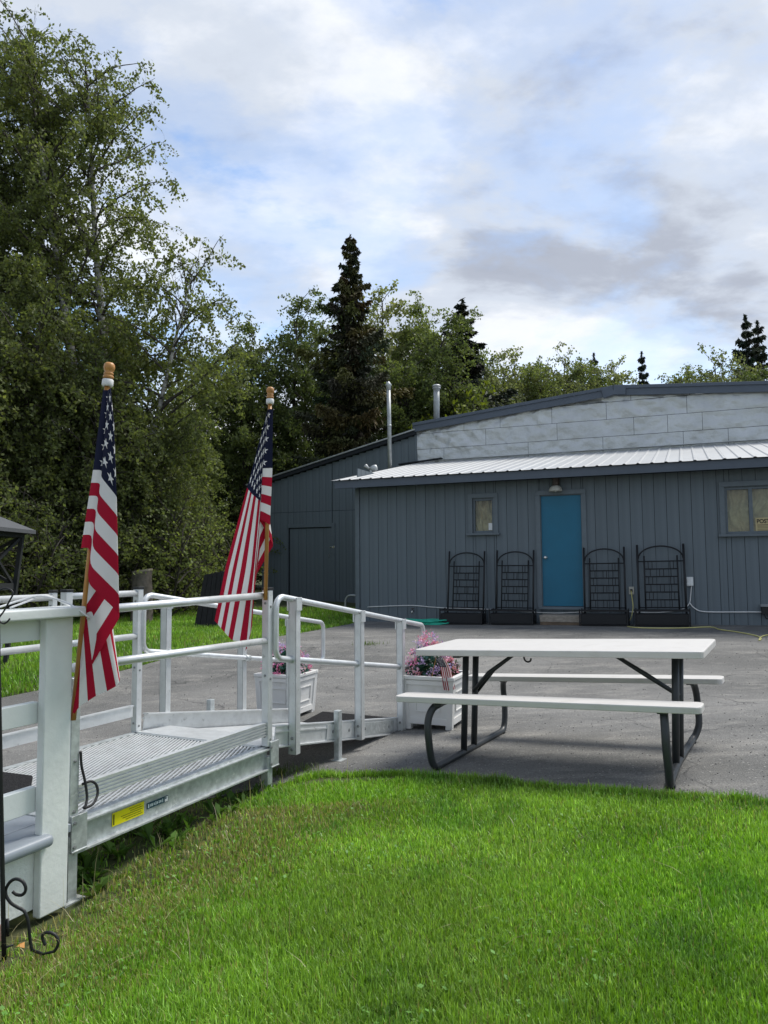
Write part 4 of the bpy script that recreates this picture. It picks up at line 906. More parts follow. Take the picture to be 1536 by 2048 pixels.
    def loop(n_, t0, t1):
        zt = lambda t: 1.085 - 0.148 * t; zm = lambda t: 0.70 - 0.148 * t; r = 0.07
        P = []
        def arc(t, zf, a0, a1, s):
            for k in range(7):
                a = math.radians(a0 + (a1 - a0) * k / 6); P.append((t + math.cos(a) * r, zf + math.sin(a) * r))
        arc(t0 + r, zt(t0 + r) - r, 180, 90, 1); arc(t1 - r, zt(t1 - r) - r, 90, 0, 1)
        arc(t1 - r, zm(t1 - r) + r, 0, -90, 1); arc(t0 + r, zm(t0 + r) + r, 270, 180, 1)
        MB().tube([rp(a, n_, z) for a, z in P], 0.0195, 12, closed=True).build('handrail', M['alu'], root, smooth=True)
    loop(-0.035, 0.04, 2.42); loop(Wd - 0.02, 0.03, 2.46)
    for n_, o, ts in ((-0.045, -NX, (0.24, 1.145, 1.90)), (Wd + 0.03, NX, (0.31, 1.22, 1.95))):
        for i, t in enumerate(ts):
            zt = 1.085 - 0.148 * t; z0 = 0.275 - sl * t - (0.165 if i == 0 else 0.125); a = rp(t, n_)
            pb = MB(); L_ = zt - 0.012 - z0; c = rp(t, n_, (z0 + zt - 0.012) / 2)
            pb.box(c - AX * 0.022, (0.006, 0.056, L_), ax); pb.box(c + NX * 0.026, (0.05, 0.006, L_), ax); pb.box(c - NX * 0.026, (0.05, 0.006, L_), ax)
            pb.box(c + AX * 0.022 + NX * 0.018, (0.006, 0.014, L_), ax).box(c + AX * 0.022 - NX * 0.018, (0.006, 0.014, L_), ax)
            po = pb.build('post', M['alu'], root)
            MB().box(rp(t, n_, zt - 0.03) - NX * 0.033, (0.062, 0.012, 0.085), ax).box(rp(t, n_, zt - 0.03) + NX * 0.033, (0.062, 0.012, 0.085), ax).build('clamp', M['alu'], po, bevel=0.002)
            MB().box(rp(t, n_, zt - 0.03), (0.046, 0.044, 0.03), ax).build('insert', M['black'], po)
            MB().tube([rp(t - 0.03, -0.035 if n_ < 0.5 else Wd - 0.02, 0.70 - 0.148 * (t - 0.03)), rp(t + 0.03, -0.035 if n_ < 0.5 else Wd - 0.02, 0.70 - 0.148 * (t + 0.03))], 0.026, 12).build('collar', M['galv'], po, smooth=True)
            for zz in (z0 + 0.03, z0 + 0.10): MB().lathe(rp(t, n_, zz) - AX * 0.025, -AX, [(0.01, 0), (0.01, 0.007), (0, 0.009)], 6).build('bolt', M['boxgrey'], po)
    for t, n_ in ((0.82, -0.04), (0.82, Wd + 0.03)):
        gzv = float(gz(*rp(t, n_).xy)); o = MB().box(rp(t, n_, (gzv + 0.245) / 2), (0.05, 0.04, 0.245 - gzv), ax).build('leg', M['galv'], root, bevel=0.003)
        MB().box(rp(t, n_, gzv + 0.005) - NX * 0.01, (0.09, 0.075, 0.01), ax).build('foot', M['galv'], o)
    # labels on the near beam
    def stick(t0, t1, z0, z1, m, name):
        c = rp((t0 + t1) / 2, -0.0065, (z0 + z1) / 2); return MB().box(c, (t1 - t0, 0.002, z1 - z0), ax).build(name, m, root)
    y = stick(-1.252, -1.05, 0.072, 0.132, M['yellow'], 'warning_label'); y['label'] = 'yellow printed warning label'
    ln = MB()
    ln.box(rp(-1.244, -0.0085, 0.102), (0.006, 0.001, 0.046), ax)
    for k, (a, b) in enumerate(((-1.15, -1.07), (-1.14, -1.06), (-1.20, -1.06), (-1.19, -1.07), (-1.17, -1.06))):
        ln.box(rp((a + b) / 2, -0.0085, 0.123 - 0.010 * k), (b - a, 0.001, 0.0018), ax)
    ln.build('print', M['ink'], y)
    d = stick(-1.028, -0.88, 0.086, 0.115, M['navylabel'], 'nameplate'); d['label'] = 'dark nameplate with pale worn lettering'
    ln = MB(); tt = -1.020
    for k in range(9):
        w_ = (0.012, 0.008, 0.013, 0.010, 0.007, 0.012, 0.009, 0.012, 0.008)[k]; ln.box(rp(tt, -0.0085, 0.1005), (w_ * 0.7, 0.001, (0.018, 0.012, 0.014, 0.012, 0.018, 0.012, 0.013, 0.012, 0.017)[k]), ax); tt += w_ * 0.7 + 0.005
    ln.build('print', M['lightink'], d)
    MB().box(rp(-0.895, -0.0085, 0.1005), (0.022, 0.001, 0.024), ax).build('emblem', M['boxwhite'], d)
    MB().box(rp(-0.900, -0.0095, 0.106), (0.009, 0.001, 0.009), ax).build('emblem', M['navylabel'], d)
    # loose wires and black cable are separate things
    P = [rp(-LT + 0.026, -0.028, 0.46), rp(-LT + 0.030, -0.03, 0.40), rp(-LT + 0.042, -0.04, 0.33), rp(-LT + 0.046, -0.05, 0.265), rp(-LT + 0.030, -0.06, 0.235), rp(-LT + 0.02, -0.06, 0.225), rp(-LT + 0.06, -0.07, 0.232), rp(-LT + 0.095, -0.06, 0.262), rp(-LT + 0.098, -0.05, 0.30), rp(-LT + 0.075, -0.04, 0.322), rp(-LT + 0.036, -0.03, 0.318)]
    tag(MB().tube(smooth_pts(P, 5), 0.006, 8).build('black_cable', M['blackcable'], smooth=True), 'black cable looped at the foot of the white porch post', 'cable')
build_ramp()

# ------------------------------------------------------------------ white porch
def build_porch():
    up = Vector((0, 0, 1)); ax = (AX, NX, up)
    root = thing('porch', 'white painted porch with board railing and grey floor edge at left', 'porch', rp(-1.62, 0, 0))
    t0, t1 = -3.6, -1.60; yo = -0.05
    pc = -1.635
    gzv = float(gz(*rp(pc, yo).xy))
    MB().box(rp(pc, yo - 0.01, (gzv + 0.03 + 1.052) / 2), (0.138, 0.040, 1.052 - gzv - 0.03), ax).build('post', M['whitepost'], root, bevel=0.007, seg=3)
    MB().box(rp((t0 - 1.545) / 2, yo - 0.012, 1.074), (-1.545 - t0, 0.14, 0.042), ax).build('rail_cap', M['white'], root, bevel=0.008, seg=3)
    for z0, z1, nm in ((0.962, 1.050, 'rail_board'), (0.625, 0.712, 'rail_board'), (0.272, 0.372, 'rail_board')):
        MB().box(rp((t0 + pc - 0.06) / 2, yo + 0.032, (z0 + z1) / 2), (pc - 0.06 - t0, 0.036, z1 - z0), ax).build(nm, M['white'], root, bevel=0.004)
    for k in range(8):
        MB().box(rp((t0 - 1.53) / 2, 0.015 + 0.142 * k, 0.160), (-1.53 - t0, 0.136, 0.034), ax).build('floor_board', M['greydeck'], root, bevel=0.003)
    pts = [rp(t0, yo - 0.015, 0.162), rp(pc - 0.028, yo - 0.015, 0.162)]
    MB().bar(rp(t0, yo - 0.020, 0.163), rp(pc - 0.030, yo - 0.020, 0.163), 0.095, 0.048).build('nosing', M['greydeck'], root, bevel=0.02, seg=4)
    MB().box(rp((t0 + pc - 0.05) / 2, yo + 0.025, (gzv + 0.06 + 0.135) / 2), (pc - 0.05 - t0, 0.03, 0.135 - gzv - 0.06), ax).build('skirt', M['whiterough'], root, bevel=0.003)
    MB().box(rp((t0 + pc - 0.2) / 2, yo + 0.045, gzv - 0.04), (pc - 0.2 - t0, 0.10, 0.21), ax).build('foundation', M['brick'], root)
    MB().box(rp(t0, 0.5, 0.4), (0.1, 1.2, 1.3), ax).build('end_post', M['whiterough'], root, bevel=0.006)
    # mat on the floor
    tag(MB().prism([rp(a, b, LZ + 0.003) for a, b in ((-1.24, 0.545), (-1.10, 0.70), (-1.12, 1.0), (-1.65, 1.0), (-1.70, 0.60))], up * 0.022).build('door_mat', M['doormat'], bevel=0.008), 'coarse black rubber mat on the landing behind the porch railing', 'mat')
    # white cable looped over the rail cap
    zc = 1.097
    P = [rp(-2.05, -0.04, zc + 0.004), rp(-1.90, -0.02, zc + 0.006), rp(-1.78, -0.01, zc + 0.03), rp(-1.70, -0.03, zc + 0.045), rp(-1.64, -0.06, zc + 0.03), rp(-1.60, -0.10, zc + 0.005), rp(-1.575, -0.142, zc - 0.03), rp(-1.55, -0.15, zc - 0.05), rp(-1.53, -0.12, zc - 0.055), rp(-1.525, -0.06, zc - 0.03), rp(-1.55, 0.0, zc + 0.01), rp(-1.60, 0.015, zc + 0.035), rp(-1.66, 0.0, zc + 0.045), rp(-1.75, -0.03, zc + 0.028), rp(-1.86, -0.06, zc + 0.006)]
    tag(MB().tube(smooth_pts(P, 6), 0.0042, 8).build('loose_cable', M['whitecable'], smooth=True), 'thin white cable looped over the end of the porch rail', 'cable')
    P = [rp(-1.98, -0.03, 0.962), rp(-1.95, -0.06, 0.945), rp(-1.90, -0.06, 0.95), rp(-1.885, -0.04, 0.975), rp(-1.90, -0.02, 0.99)]
    tag(MB().tube(smooth_pts(P, 5), 0.0045, 8).build('hanging_cable', M['whitecable'], smooth=True), 'end of white cable drooping below the upper porch rail board', 'cable')
build_porch()

# ------------------------------------------------------------------ shepherd hook at the left edge
def build_hook():
    p0 = at(10, 1872, 2.78); p1 = at(-4, 1300, 2.74)
    gzv = float(gz(p0.x, p0.y)); p0.z = gzv - 0.01
    up = Vector((0, 0, 1)); d = (p1 - p0).normalized()
    root = thing('shepherd_hook', 'black wrought iron garden hook stand with scrolled foot at left edge', 'garden hook', (p0.x, p0.y, gzv))
    top = p0 + d * 2.0
    P = [p0, p0 + d * 0.7, p0 + d * 1.4, top] + [top + Vector((-0.14 + 0.14 * math.cos(a), -0.02, 0.15 * math.sin(a))) for a in (0.5, 1.1, 1.7, 2.4, 3.1, 3.6)]
    MB().tube(smooth_pts(P, 4), 0.0085, 10).build('pole', M['black'], root, smooth=True)
    pl = lambda px, py: at(px, py, 2.78)
    scroll = [(11, 1782), (13, 1775), (20, 1764), (31, 1758), (44, 1762), (51, 1773), (50, 1784), (43, 1790), (33, 1789), (25, 1783)]
    MB().tube(smooth_pts([pl(*q) for q in scroll], 5), 0.0058, 8).build('scroll', M['black'], root, smooth=True)
    leg = [(11, 1782), (13, 1793), (22, 1806), (36, 1815), (48, 1822), (55, 1838), (58, 1856), (60, 1880), (64, 1900)]
    MB().tube(smooth_pts([pl(*q) for q in leg], 5), 0.0058, 8).build('scroll', M['black'], root, smooth=True)
    curl = [(91, 1890), (86, 1880), (85, 1871), (92, 1865), (103, 1866), (112, 1872), (117, 1884), (113, 1896), (108, 1903)]
    MB().tube(smooth_pts([at(px, py, 2.70) for px, py in curl], 5), 0.0055, 8).build('foot_curl', M['black'], root, smooth=True)
    MB().tube([at(108, 1903, 2.70), at(86, 1908, 2.74), at(64, 1900, 2.78)], 0.005, 6).build('foot_curl', M['black'], root, smooth=True)
    MB().tube([pl(15, 1838), pl(16, 1872)], 0.0055, 8).tube([pl(2, 1892), pl(14, 1894), pl(26, 1890)], 0.004, 6).build('prong', M['black'], root, smooth=True)
    s = [(-3, 1183), (4, 1178), (14, 1177), (23, 1181), (26, 1188), (20, 1200), (8, 1222), (-2, 1236), (0, 1243), (7, 1247), (14, 1244), (20, 1237)]
    tag(MB().tube(smooth_pts([at(px, py, 2.70) for px, py in s], 6), 0.0032, 8).build('wire_hook', M['black'], smooth=True), 'thin black S-shaped wire hook hanging by the porch rail', 'hook')
build_hook()

# ------------------------------------------------------------------ flags
def build_flag(label, depth, lines, pole_top, pole_bot, fin_px, layers, seed, nu=170, nv=100):
    sc = depth / F_PX
    pt, pb = at(*pole_top, depth), at(*pole_bot, depth)
    root = thing('flag', label, 'flag', pb, group='flags on wooden poles')
    MB().tube([pb, pt], 0.0125, 14).build('pole', M['wood'], root, smooth=True)
    a = (pt - pb).normalized()
    k = fin_px * sc
    MB().lathe(pt - a * 0.006, a, [(0.022, 0), (0.024, 0.006), (0.024, 0.028), (0.020, 0.032)], 18).build('ferrule', M['planter'], root, smooth=True)
    MB().lathe(pt + a * 0.028, a, [(0.018, 0), (0.0225, 0.003), (0.0225, 0.012), (0.017, 0.016), (0.021, 0.020), (0.0205, 0.026), (0.016, 0.029), (0.022, 0.038), (0.0245, 0.050), (0.0225, 0.063), (0.015, 0.071), (0.0, 0.0735)], 22).build('finial', M['wood'], root, smooth=True)
    # cloth: fold lines given as (u, [(v, px, py, depth offset)]) ; the cloth is lofted between them with rounded folds
    us = [l[0] for l in lines]
    U = np.linspace(0, 1, nu); V = np.linspace(0, 1, nv); G = np.zeros((nu, nv, 3))
    L2 = []
    for u0, pts in lines:
        vv = [q[0] for q in pts]; L2.append(np.stack([np.interp(V, vv, [q[c] for q in pts]) for c in (1, 2, 3)], -1))
    # smooth v-kinks
    for q in L2:
        for _ in range(6): q[1:-1] = 0.5 * q[1:-1] + 0.25 * (q[:-2] + q[2:])
    L2 = np.array(L2); r_ = np.random.default_rng(seed)
    for i, u in enumerate(U):
        k_ = min(max(np.searchsorted(us, u, side='right') - 1, 0), len(us) - 2); t = (u - us[k_]) / (us[k_ + 1] - us[k_])
        G[i] = L2[k_] * (1 - t) + L2[k_ + 1] * t
        bul = math.sin(math.pi * t) * (0.012, 0.0, 0.014, -0.012, 0.006, 0.0, 0.0)[k_] * (1 if len(us) == 6 else 0.7)
        G[i, :, 2] -= bul
    for _ in range(4): G[1:-1] = 0.6 * G[1:-1] + 0.2 * (G[:-2] + G[2:])
    uu, vv = np.meshgrid(U, V, indexing='ij')
    G[:, :, 2] += 0.006 * np.sin(9 * uu + 5 * vv + seed) * np.sin(7 * vv + 3 * uu) * np.clip(uu * 8, 0, 1) + 0.012 * (fbm(uu * 5 + seed, vv * 4, 21) - 0.5) * np.clip(uu * 8, 0, 1)
    vs = np.zeros((nu * nv, 3)); flat = G.reshape(-1, 3); inv = wm(root).inverted()
    for i, (px, py, dd) in enumerate(flat):
        p = inv @ at(px, py, depth + dd); vs[i] = p
    a_, b_ = np.meshgrid(np.arange(nu - 1), np.arange(nv - 1), indexing='ij'); q = (a_ * nv + b_).ravel()
    f = np.stack([q, q + nv, q + nv + 1, q + 1], 1)
    me = np_mesh('cloth', vs, f, M['flag'], smooth=True)
    uvl = me.uv_layers.new(name='cloth'); uvv = np.stack([uu.ravel(), vv.ravel()], -1)[f.ravel()]; uvl.data.foreach_set('uv', uvv.astype(np.float32).ravel())
    link_mesh('cloth', me, root)
    return root
d1 = 3.24
F1 = [(0.0, [(0, 206, 780, -0.018), (0.54, 186, 940, -0.018), (1, 162, 1096, -0.018)]),
      (0.028, [(0, 219, 780, -0.022), (0.54, 206, 940, -0.022), (1, 184, 1094, -0.022)]),
      (0.05, [(0, 215, 780, -0.032), (0.54, 201, 952, -0.034), (1, 172, 1163, -0.036)]),
      (0.135, [(0, 222, 776, -0.046), (0.2, 229, 846, -0.050), (0.54, 235, 995, -0.054), (1, 242, 1230, -0.058)]),
      (0.40, [(0, 215, 850, -0.002), (0.5, 190, 1075, -0.004), (0.69, 177, 1163, -0.006), (0.77, 171, 1212, -0.008), (0.846, 167, 1262, -0.010), (0.923, 161, 1318, -0.012), (1, 152, 1385, -0.014)]),
      (1.0, [(0, 196, 1378, 0.050), (0.25, 228, 1360, 0.044), (0.40, 240, 1352, 0.034), (0.54, 239, 1364, 0.018), (0.615, 233, 1372, 0.010), (0.69, 215, 1382, 0.004), (0.77, 191, 1392, 0.0), (0.846, 176, 1402, -0.004), (0.923, 157, 1414, -0.008), (1, 142, 1440, -0.008)])]
build_flag('striped flag draped on the taller pole tied to the white porch post', d1, F1, (215, 770), (146, 1440), 14, None, 1)
d2 = 4.60
F2 = [(0.0, [(0, 546, 818, -0.019), (0.54, 545, 936, -0.019), (1, 540, 1050, -0.019)]),
      (0.03, [(0, 538, 818, -0.022), (0.54, 524, 937, -0.024), (1, 517, 1036, -0.024)]),
      (0.075, [(0, 537, 818, -0.012), (0.54, 530, 940, -0.010), (1, 530, 1060, -0.004)]),
      (0.16, [(0, 534, 824, -0.02), (0.3, 531, 880, -0.02), (0.54, 528, 950, -0.01), (0.8, 540, 1040, 0.02), (1, 547, 1090, 0.04)]),
      (0.40, [(0, 494, 976, -0.030), (0.25, 504, 988, -0.036), (0.54, 521, 1002, -0.028), (0.7, 519, 1050, -0.014), (0.85, 520, 1100, 0.01), (1, 512, 1150, 0.03)]),
      (0.72, [(0, 452, 1130, -0.02), (0.25, 472, 1150, -0.032), (0.5, 508, 1130, -0.03), (0.7, 514, 1110, -0.012), (0.85, 508, 1190, 0.006), (1, 500, 1200, 0.012)]),
      (1.0, [(0, 429, 1241, -0.012), (0.2, 446, 1261, -0.026), (0.38, 464, 1281, -0.030), (0.55, 496, 1284, -0.022), (0.68, 505, 1248, -0.008), (0.85, 497, 1290, 0.004), (1, 491, 1302, 0.01)])]
build_flag('striped flag hanging left of the pole on the ramp corner post', d2, F2, (540, 806), (531, 1200), 11, None, 4)

# ------------------------------------------------------------------ flower planters
def build_planters():
    lab = ['white square planter of artificial flowers behind the ramp', 'white square planter of artificial flowers beside the picnic table']
    spec = [(gp(556, 1440), 0.43, 0.42), (gp(858, 1462), 0.445, 0.44)]
    def flower_cloud(c, rx, rz, n, seed, parent):
        r = np.random.default_rng(seed); leaf_v = []; leaf_c = []; pet_v = []; pet_c = []
        # leaves (teal), then clustered blossoms
        d = r.normal(size=(420, 3)); d /= np.linalg.norm(d, axis=1)[:, None]; d[:, 2] = np.abs(d[:, 2]) * 1.0 - 0.12
        rad = r.uniform(0.35, 0.95, 420); P = np.stack([d[:, 0] * rx, d[:, 1] * rx, d[:, 2] * rz], -1) * rad[:, None] + c
        def quads(P, L, Wd, r):
            n = len(P); a = r.normal(size=(n, 3)); a /= np.linalg.norm(a, axis=1)[:, None]; b = np.cross(a, r.normal(size=(n, 3))); b /= np.linalg.norm(b, axis=1)[:, None]
            return np.stack([P - a * L[:, None], P + b * Wd[:, None], P + a * L[:, None], P - b * Wd[:, None]], 1).reshape(-1, 3)
        lv = quads(P, r.uniform(0.025, 0.045, 420), r.uniform(0.010, 0.018, 420), r)
        base = np.array([[0.030, 0.105, 0.088], [0.022, 0.07, 0.055], [0.07, 0.16, 0.15], [0.03, 0.07, 0.03]]); lc = np.repeat(base[r.integers(0, 4, 420)] * r.uniform(0.7, 1.3, (420, 1)), 4, 0)
        inv = np.array(wm(parent).inverted())
        tr = lambda v: v @ inv[:3, :3].T + inv[:3, 3]
        o = link_mesh('foliage', np_mesh('foliage', tr(lv), np.arange(len(lv)).reshape(-1, 4), M['weed'], lc), parent); o['kind'] = 'stuff'
        cl = 34; pv = []; pc = []
        pal = np.array([[0.64, 0.24, 0.48], [0.60, 0.38, 0.66], [0.68, 0.20, 0.42], [0.74, 0.50, 0.68], [0.46, 0.36, 0.64], [0.68, 0.30, 0.40]])
        for k in range(cl + 26):
            dd = r.normal(size=3); dd /= np.linalg.norm(dd); dd[2] = abs(dd[2]) * 0.95 + 0.10 - 0.15 * r.random(); dd = dd / np.linalg.norm(dd)
            cc = np.array(c) + dd * np.array([rx, rx, rz]) * r.uniform(0.82, 1.06); colr = pal[r.integers(0, 6)]
            m_ = 26; Q = cc + r.normal(size=(m_, 3)) * 0.020
            pv.append(quads(Q, r.uniform(0.008, 0.013, m_), r.uniform(0.006, 0.010, m_), r)); pc.append(np.repeat(colr * r.uniform(0.75, 1.25, (m_, 1)), 4, 0))
        pv = np.concatenate(pv); pc = np.clip(np.concatenate(pc), 0, 0.85)
        o = link_mesh('blossoms', np_mesh('blossoms', tr(pv), np.arange(len(pv)).reshape(-1, 4), M['petal'], pc), parent); o['kind'] = 'stuff'
    for i, (g, W, H) in enumerate(spec):
        yaw = math.radians(26 if i == 0 else 28); ca, sa = math.cos(yaw), math.sin(yaw)
        # face x: along the near front, turned so that its right side shows
        ex = Vector((math.cos(-math.radians(22)), math.sin(-math.radians(22)), 0)); ey = Vector((-ex.y, ex.x, 0)); up = Vector((0, 0, 1)); ax = (ex, ey, up)
        c = g + ey * W * 0.5 + (ex * -0.03 if i == 0 else ex * -0.015)
        root = thing('flower_planter', lab[i], 'planter', c, group='white planters with artificial flowers')
        b0, b1 = W * 0.44, W * 0.5
        def P(x, y, z): w = b0 + (b1 - b0) * z / H; return c + ex * (x * w) + ey * (y * w) + up * z
        z0, z1 = 0.045, H - 0.02
        vs = [P(*q, z) for z in (z0, z1) for q in ((-1, -1), (1, -1), (1, 1), (-1, 1))]
        MB().add(vs, [(0, 1, 5, 4), (1, 2, 6, 5), (2, 3, 7, 6), (3, 0, 4, 7), (3, 2, 1, 0)]).build('body', M['planter'], root)
        for sx, sy in ((1, 0), (-1, 0), (0, 1), (0, -1)):                 # raised stiles, rails and a framed panel on each side
            nrm = ex * sx + ey * sy; tan = Vector((-nrm.y, nrm.x, 0)); b = MB()
            def Q(s, z, o=0.004): w = b0 + (b1 - b0) * z / H; return c + nrm * (w + o) + tan * (s * w) + up * z
            def strip(s0, za, s1, zb, o, t): b.bar(Q(s0, za, o), Q(s1, zb, o), t, 0.014, nrm)
            strip(-0.93, 0.03, -0.93, z1, 0.003, 0.05); strip(0.93, 0.03, 0.93, z1, 0.003, 0.05); strip(-0.82, 0.075, 0.82, 0.075, 0.003, 0.05); strip(-0.82, z1 - 0.03, 0.82, z1 - 0.03, 0.003, 0.035)
            strip(-0.5, 0.155, 0.5, 0.155, 0.002, 0.008); strip(-0.5, z1 - 0.11, 0.5, z1 - 0.11, 0.002, 0.008); strip(-0.5, 0.155, -0.5, z1 - 0.11, 0.002, 0.008); strip(0.5, 0.155, 0.5, z1 - 0.11, 0.002, 0.008)
            b.build('panel', M['planter'], root)
        for sx in (-1, 1):
            for sy in (-1, 1): MB().box(P(sx * 0.90, sy * 0.90, 0.025), (0.055, 0.055, 0.05), ax).build('foot', M['planter'], root, bevel=0.004)
        rim = MB(); w = b1 + 0.016
        for s in (-1, 1): rim.box(c + ey * s * (w - 0.02) + up * (H - 0.012), (2 * w, 0.04, 0.03), ax).box(c + ex * s * (w - 0.02) + up * (H - 0.012), (0.04, 2 * w - 0.082, 0.029), ax)
        rim.build('rim', M['planter'], root, bevel=0.005)
        MB().box(c + up * (H - 0.05), (2 * b1 - 0.02, 2 * b1 - 0.02, 0.01), ax).build('soil', M['soil'], root)
        cc = c + up * (H - 0.02) + (ex * 0.0 if i == 0 else ex * -0.05); fl = thing('flower_bunch', ('pink and lilac artificial flowers in the planter behind the ramp', 'pink and lilac artificial flowers in the planter beside the table')[i], 'flowers', cc, group='bunches of artificial flowers')
        flower_cloud(np.array(cc) + np.array((0, 0, 0.02)), (0.235, 0.215)[i], (0.27, 0.31)[i], 0, 30 + i, fl)
        if i == 1:
            # little stick flag
            D = g.y - 0.05; f = thing('small_flag', 'little faded stick flag drooping over the planter by the table', 'flag', at(868, 1360, D))
            MB().tube([at(862, 1362, D + 0.06), at(872, 1316, D)], 0.003, 6).build('stick', M['wood'], f)
            grid = [((871, 1317), (880, 1333), (888, 1380)), ((880, 1314), (888, 1334), (897, 1381)), ((887, 1315), (896, 1333), (906, 1380)), ((892, 1322), (902, 1340), (911, 1378))]
            nu, nv = 14, 16; vs = []; uv = []
            for a in range(nu):
                for b in range(nv):
                    t = a / (nu - 1); s = b / (nv - 1) * 3; k = min(int(s), 2); s -= k
                    def at3(col):
                        p0, p1, p2 = [Vector((*q, 0)) for q in col]; return p0.lerp(p1, t / 0.4) if t < 0.4 else p1.lerp(p2, (t - 0.4) / 0.6)
                    p = at3(grid[k]).lerp(at3(grid[k + 1]), s); vs.append(tuple(wm(f).inverted() @ at(p.x, p.y, D - 0.02 + 0.012 * math.sin(5 * b / nv * math.pi)))); uv.append((t, b / (nv - 1)))
            a_, b_ = np.meshgrid(np.arange(nu - 1), np.arange(nv - 1), indexing='ij'); q = (a_ * nv + b_).ravel(); fc = np.stack([q, q + nv, q + nv + 1, q + 1], 1)
            me = np_mesh('cloth', np.array(vs), fc, M['flag'], smooth=True); ul = me.uv_layers.new(name='cloth'); ul.data.foreach_set('uv', np.array(uv, np.float32)[fc.ravel()].ravel()); link_mesh('cloth', me, f)
            # wire basket with dry greens behind
            bc = cc + ex * 0.17 + ey * 0.08; wb = thing('wire_basket', 'small dark wire basket of dry greens in the planter by the table', 'basket', bc); b = MB()
            for k in range(12): a = k * math.pi / 6; u = Vector((math.cos(a), math.sin(a), 0)); b.tube([bc + u * 0.045 + up * 0.0, bc + u * 0.062 + up * 0.09], 0.0025, 5)
            for zz, rr in ((0.0, 0.045), (0.05, 0.055), (0.09, 0.062)): b.tube([bc + Vector((math.cos(a) * rr, math.sin(a) * rr, zz)) for a in np.linspace(0, 2 * math.pi, 16)[:-1]], 0.003, 5, closed=True)
            b.build('wire', M['black'], wb)
            r = np.random.default_rng(5); Pq = np.array(bc) + r.normal(size=(90, 3)) * 0.035 + np.array((0, 0, 0.07)); a = r.normal(size=(90, 3)) * 0.014; bb = r.normal(size=(90, 3)) * 0.008
            lv = np.stack([Pq - a, Pq + bb, Pq + a, Pq - bb], 1).reshape(-1, 3); inv = np.array(wm(wb).inverted()); lv = lv @ inv[:3, :3].T + inv[:3, 3]
            o = link_mesh('greens', np_mesh('greens', lv, np.arange(360).reshape(-1, 4), M['weed'], np.tile([0.06, 0.075, 0.025], (360, 1))), wb); o['kind'] = 'stuff'
build_planters()

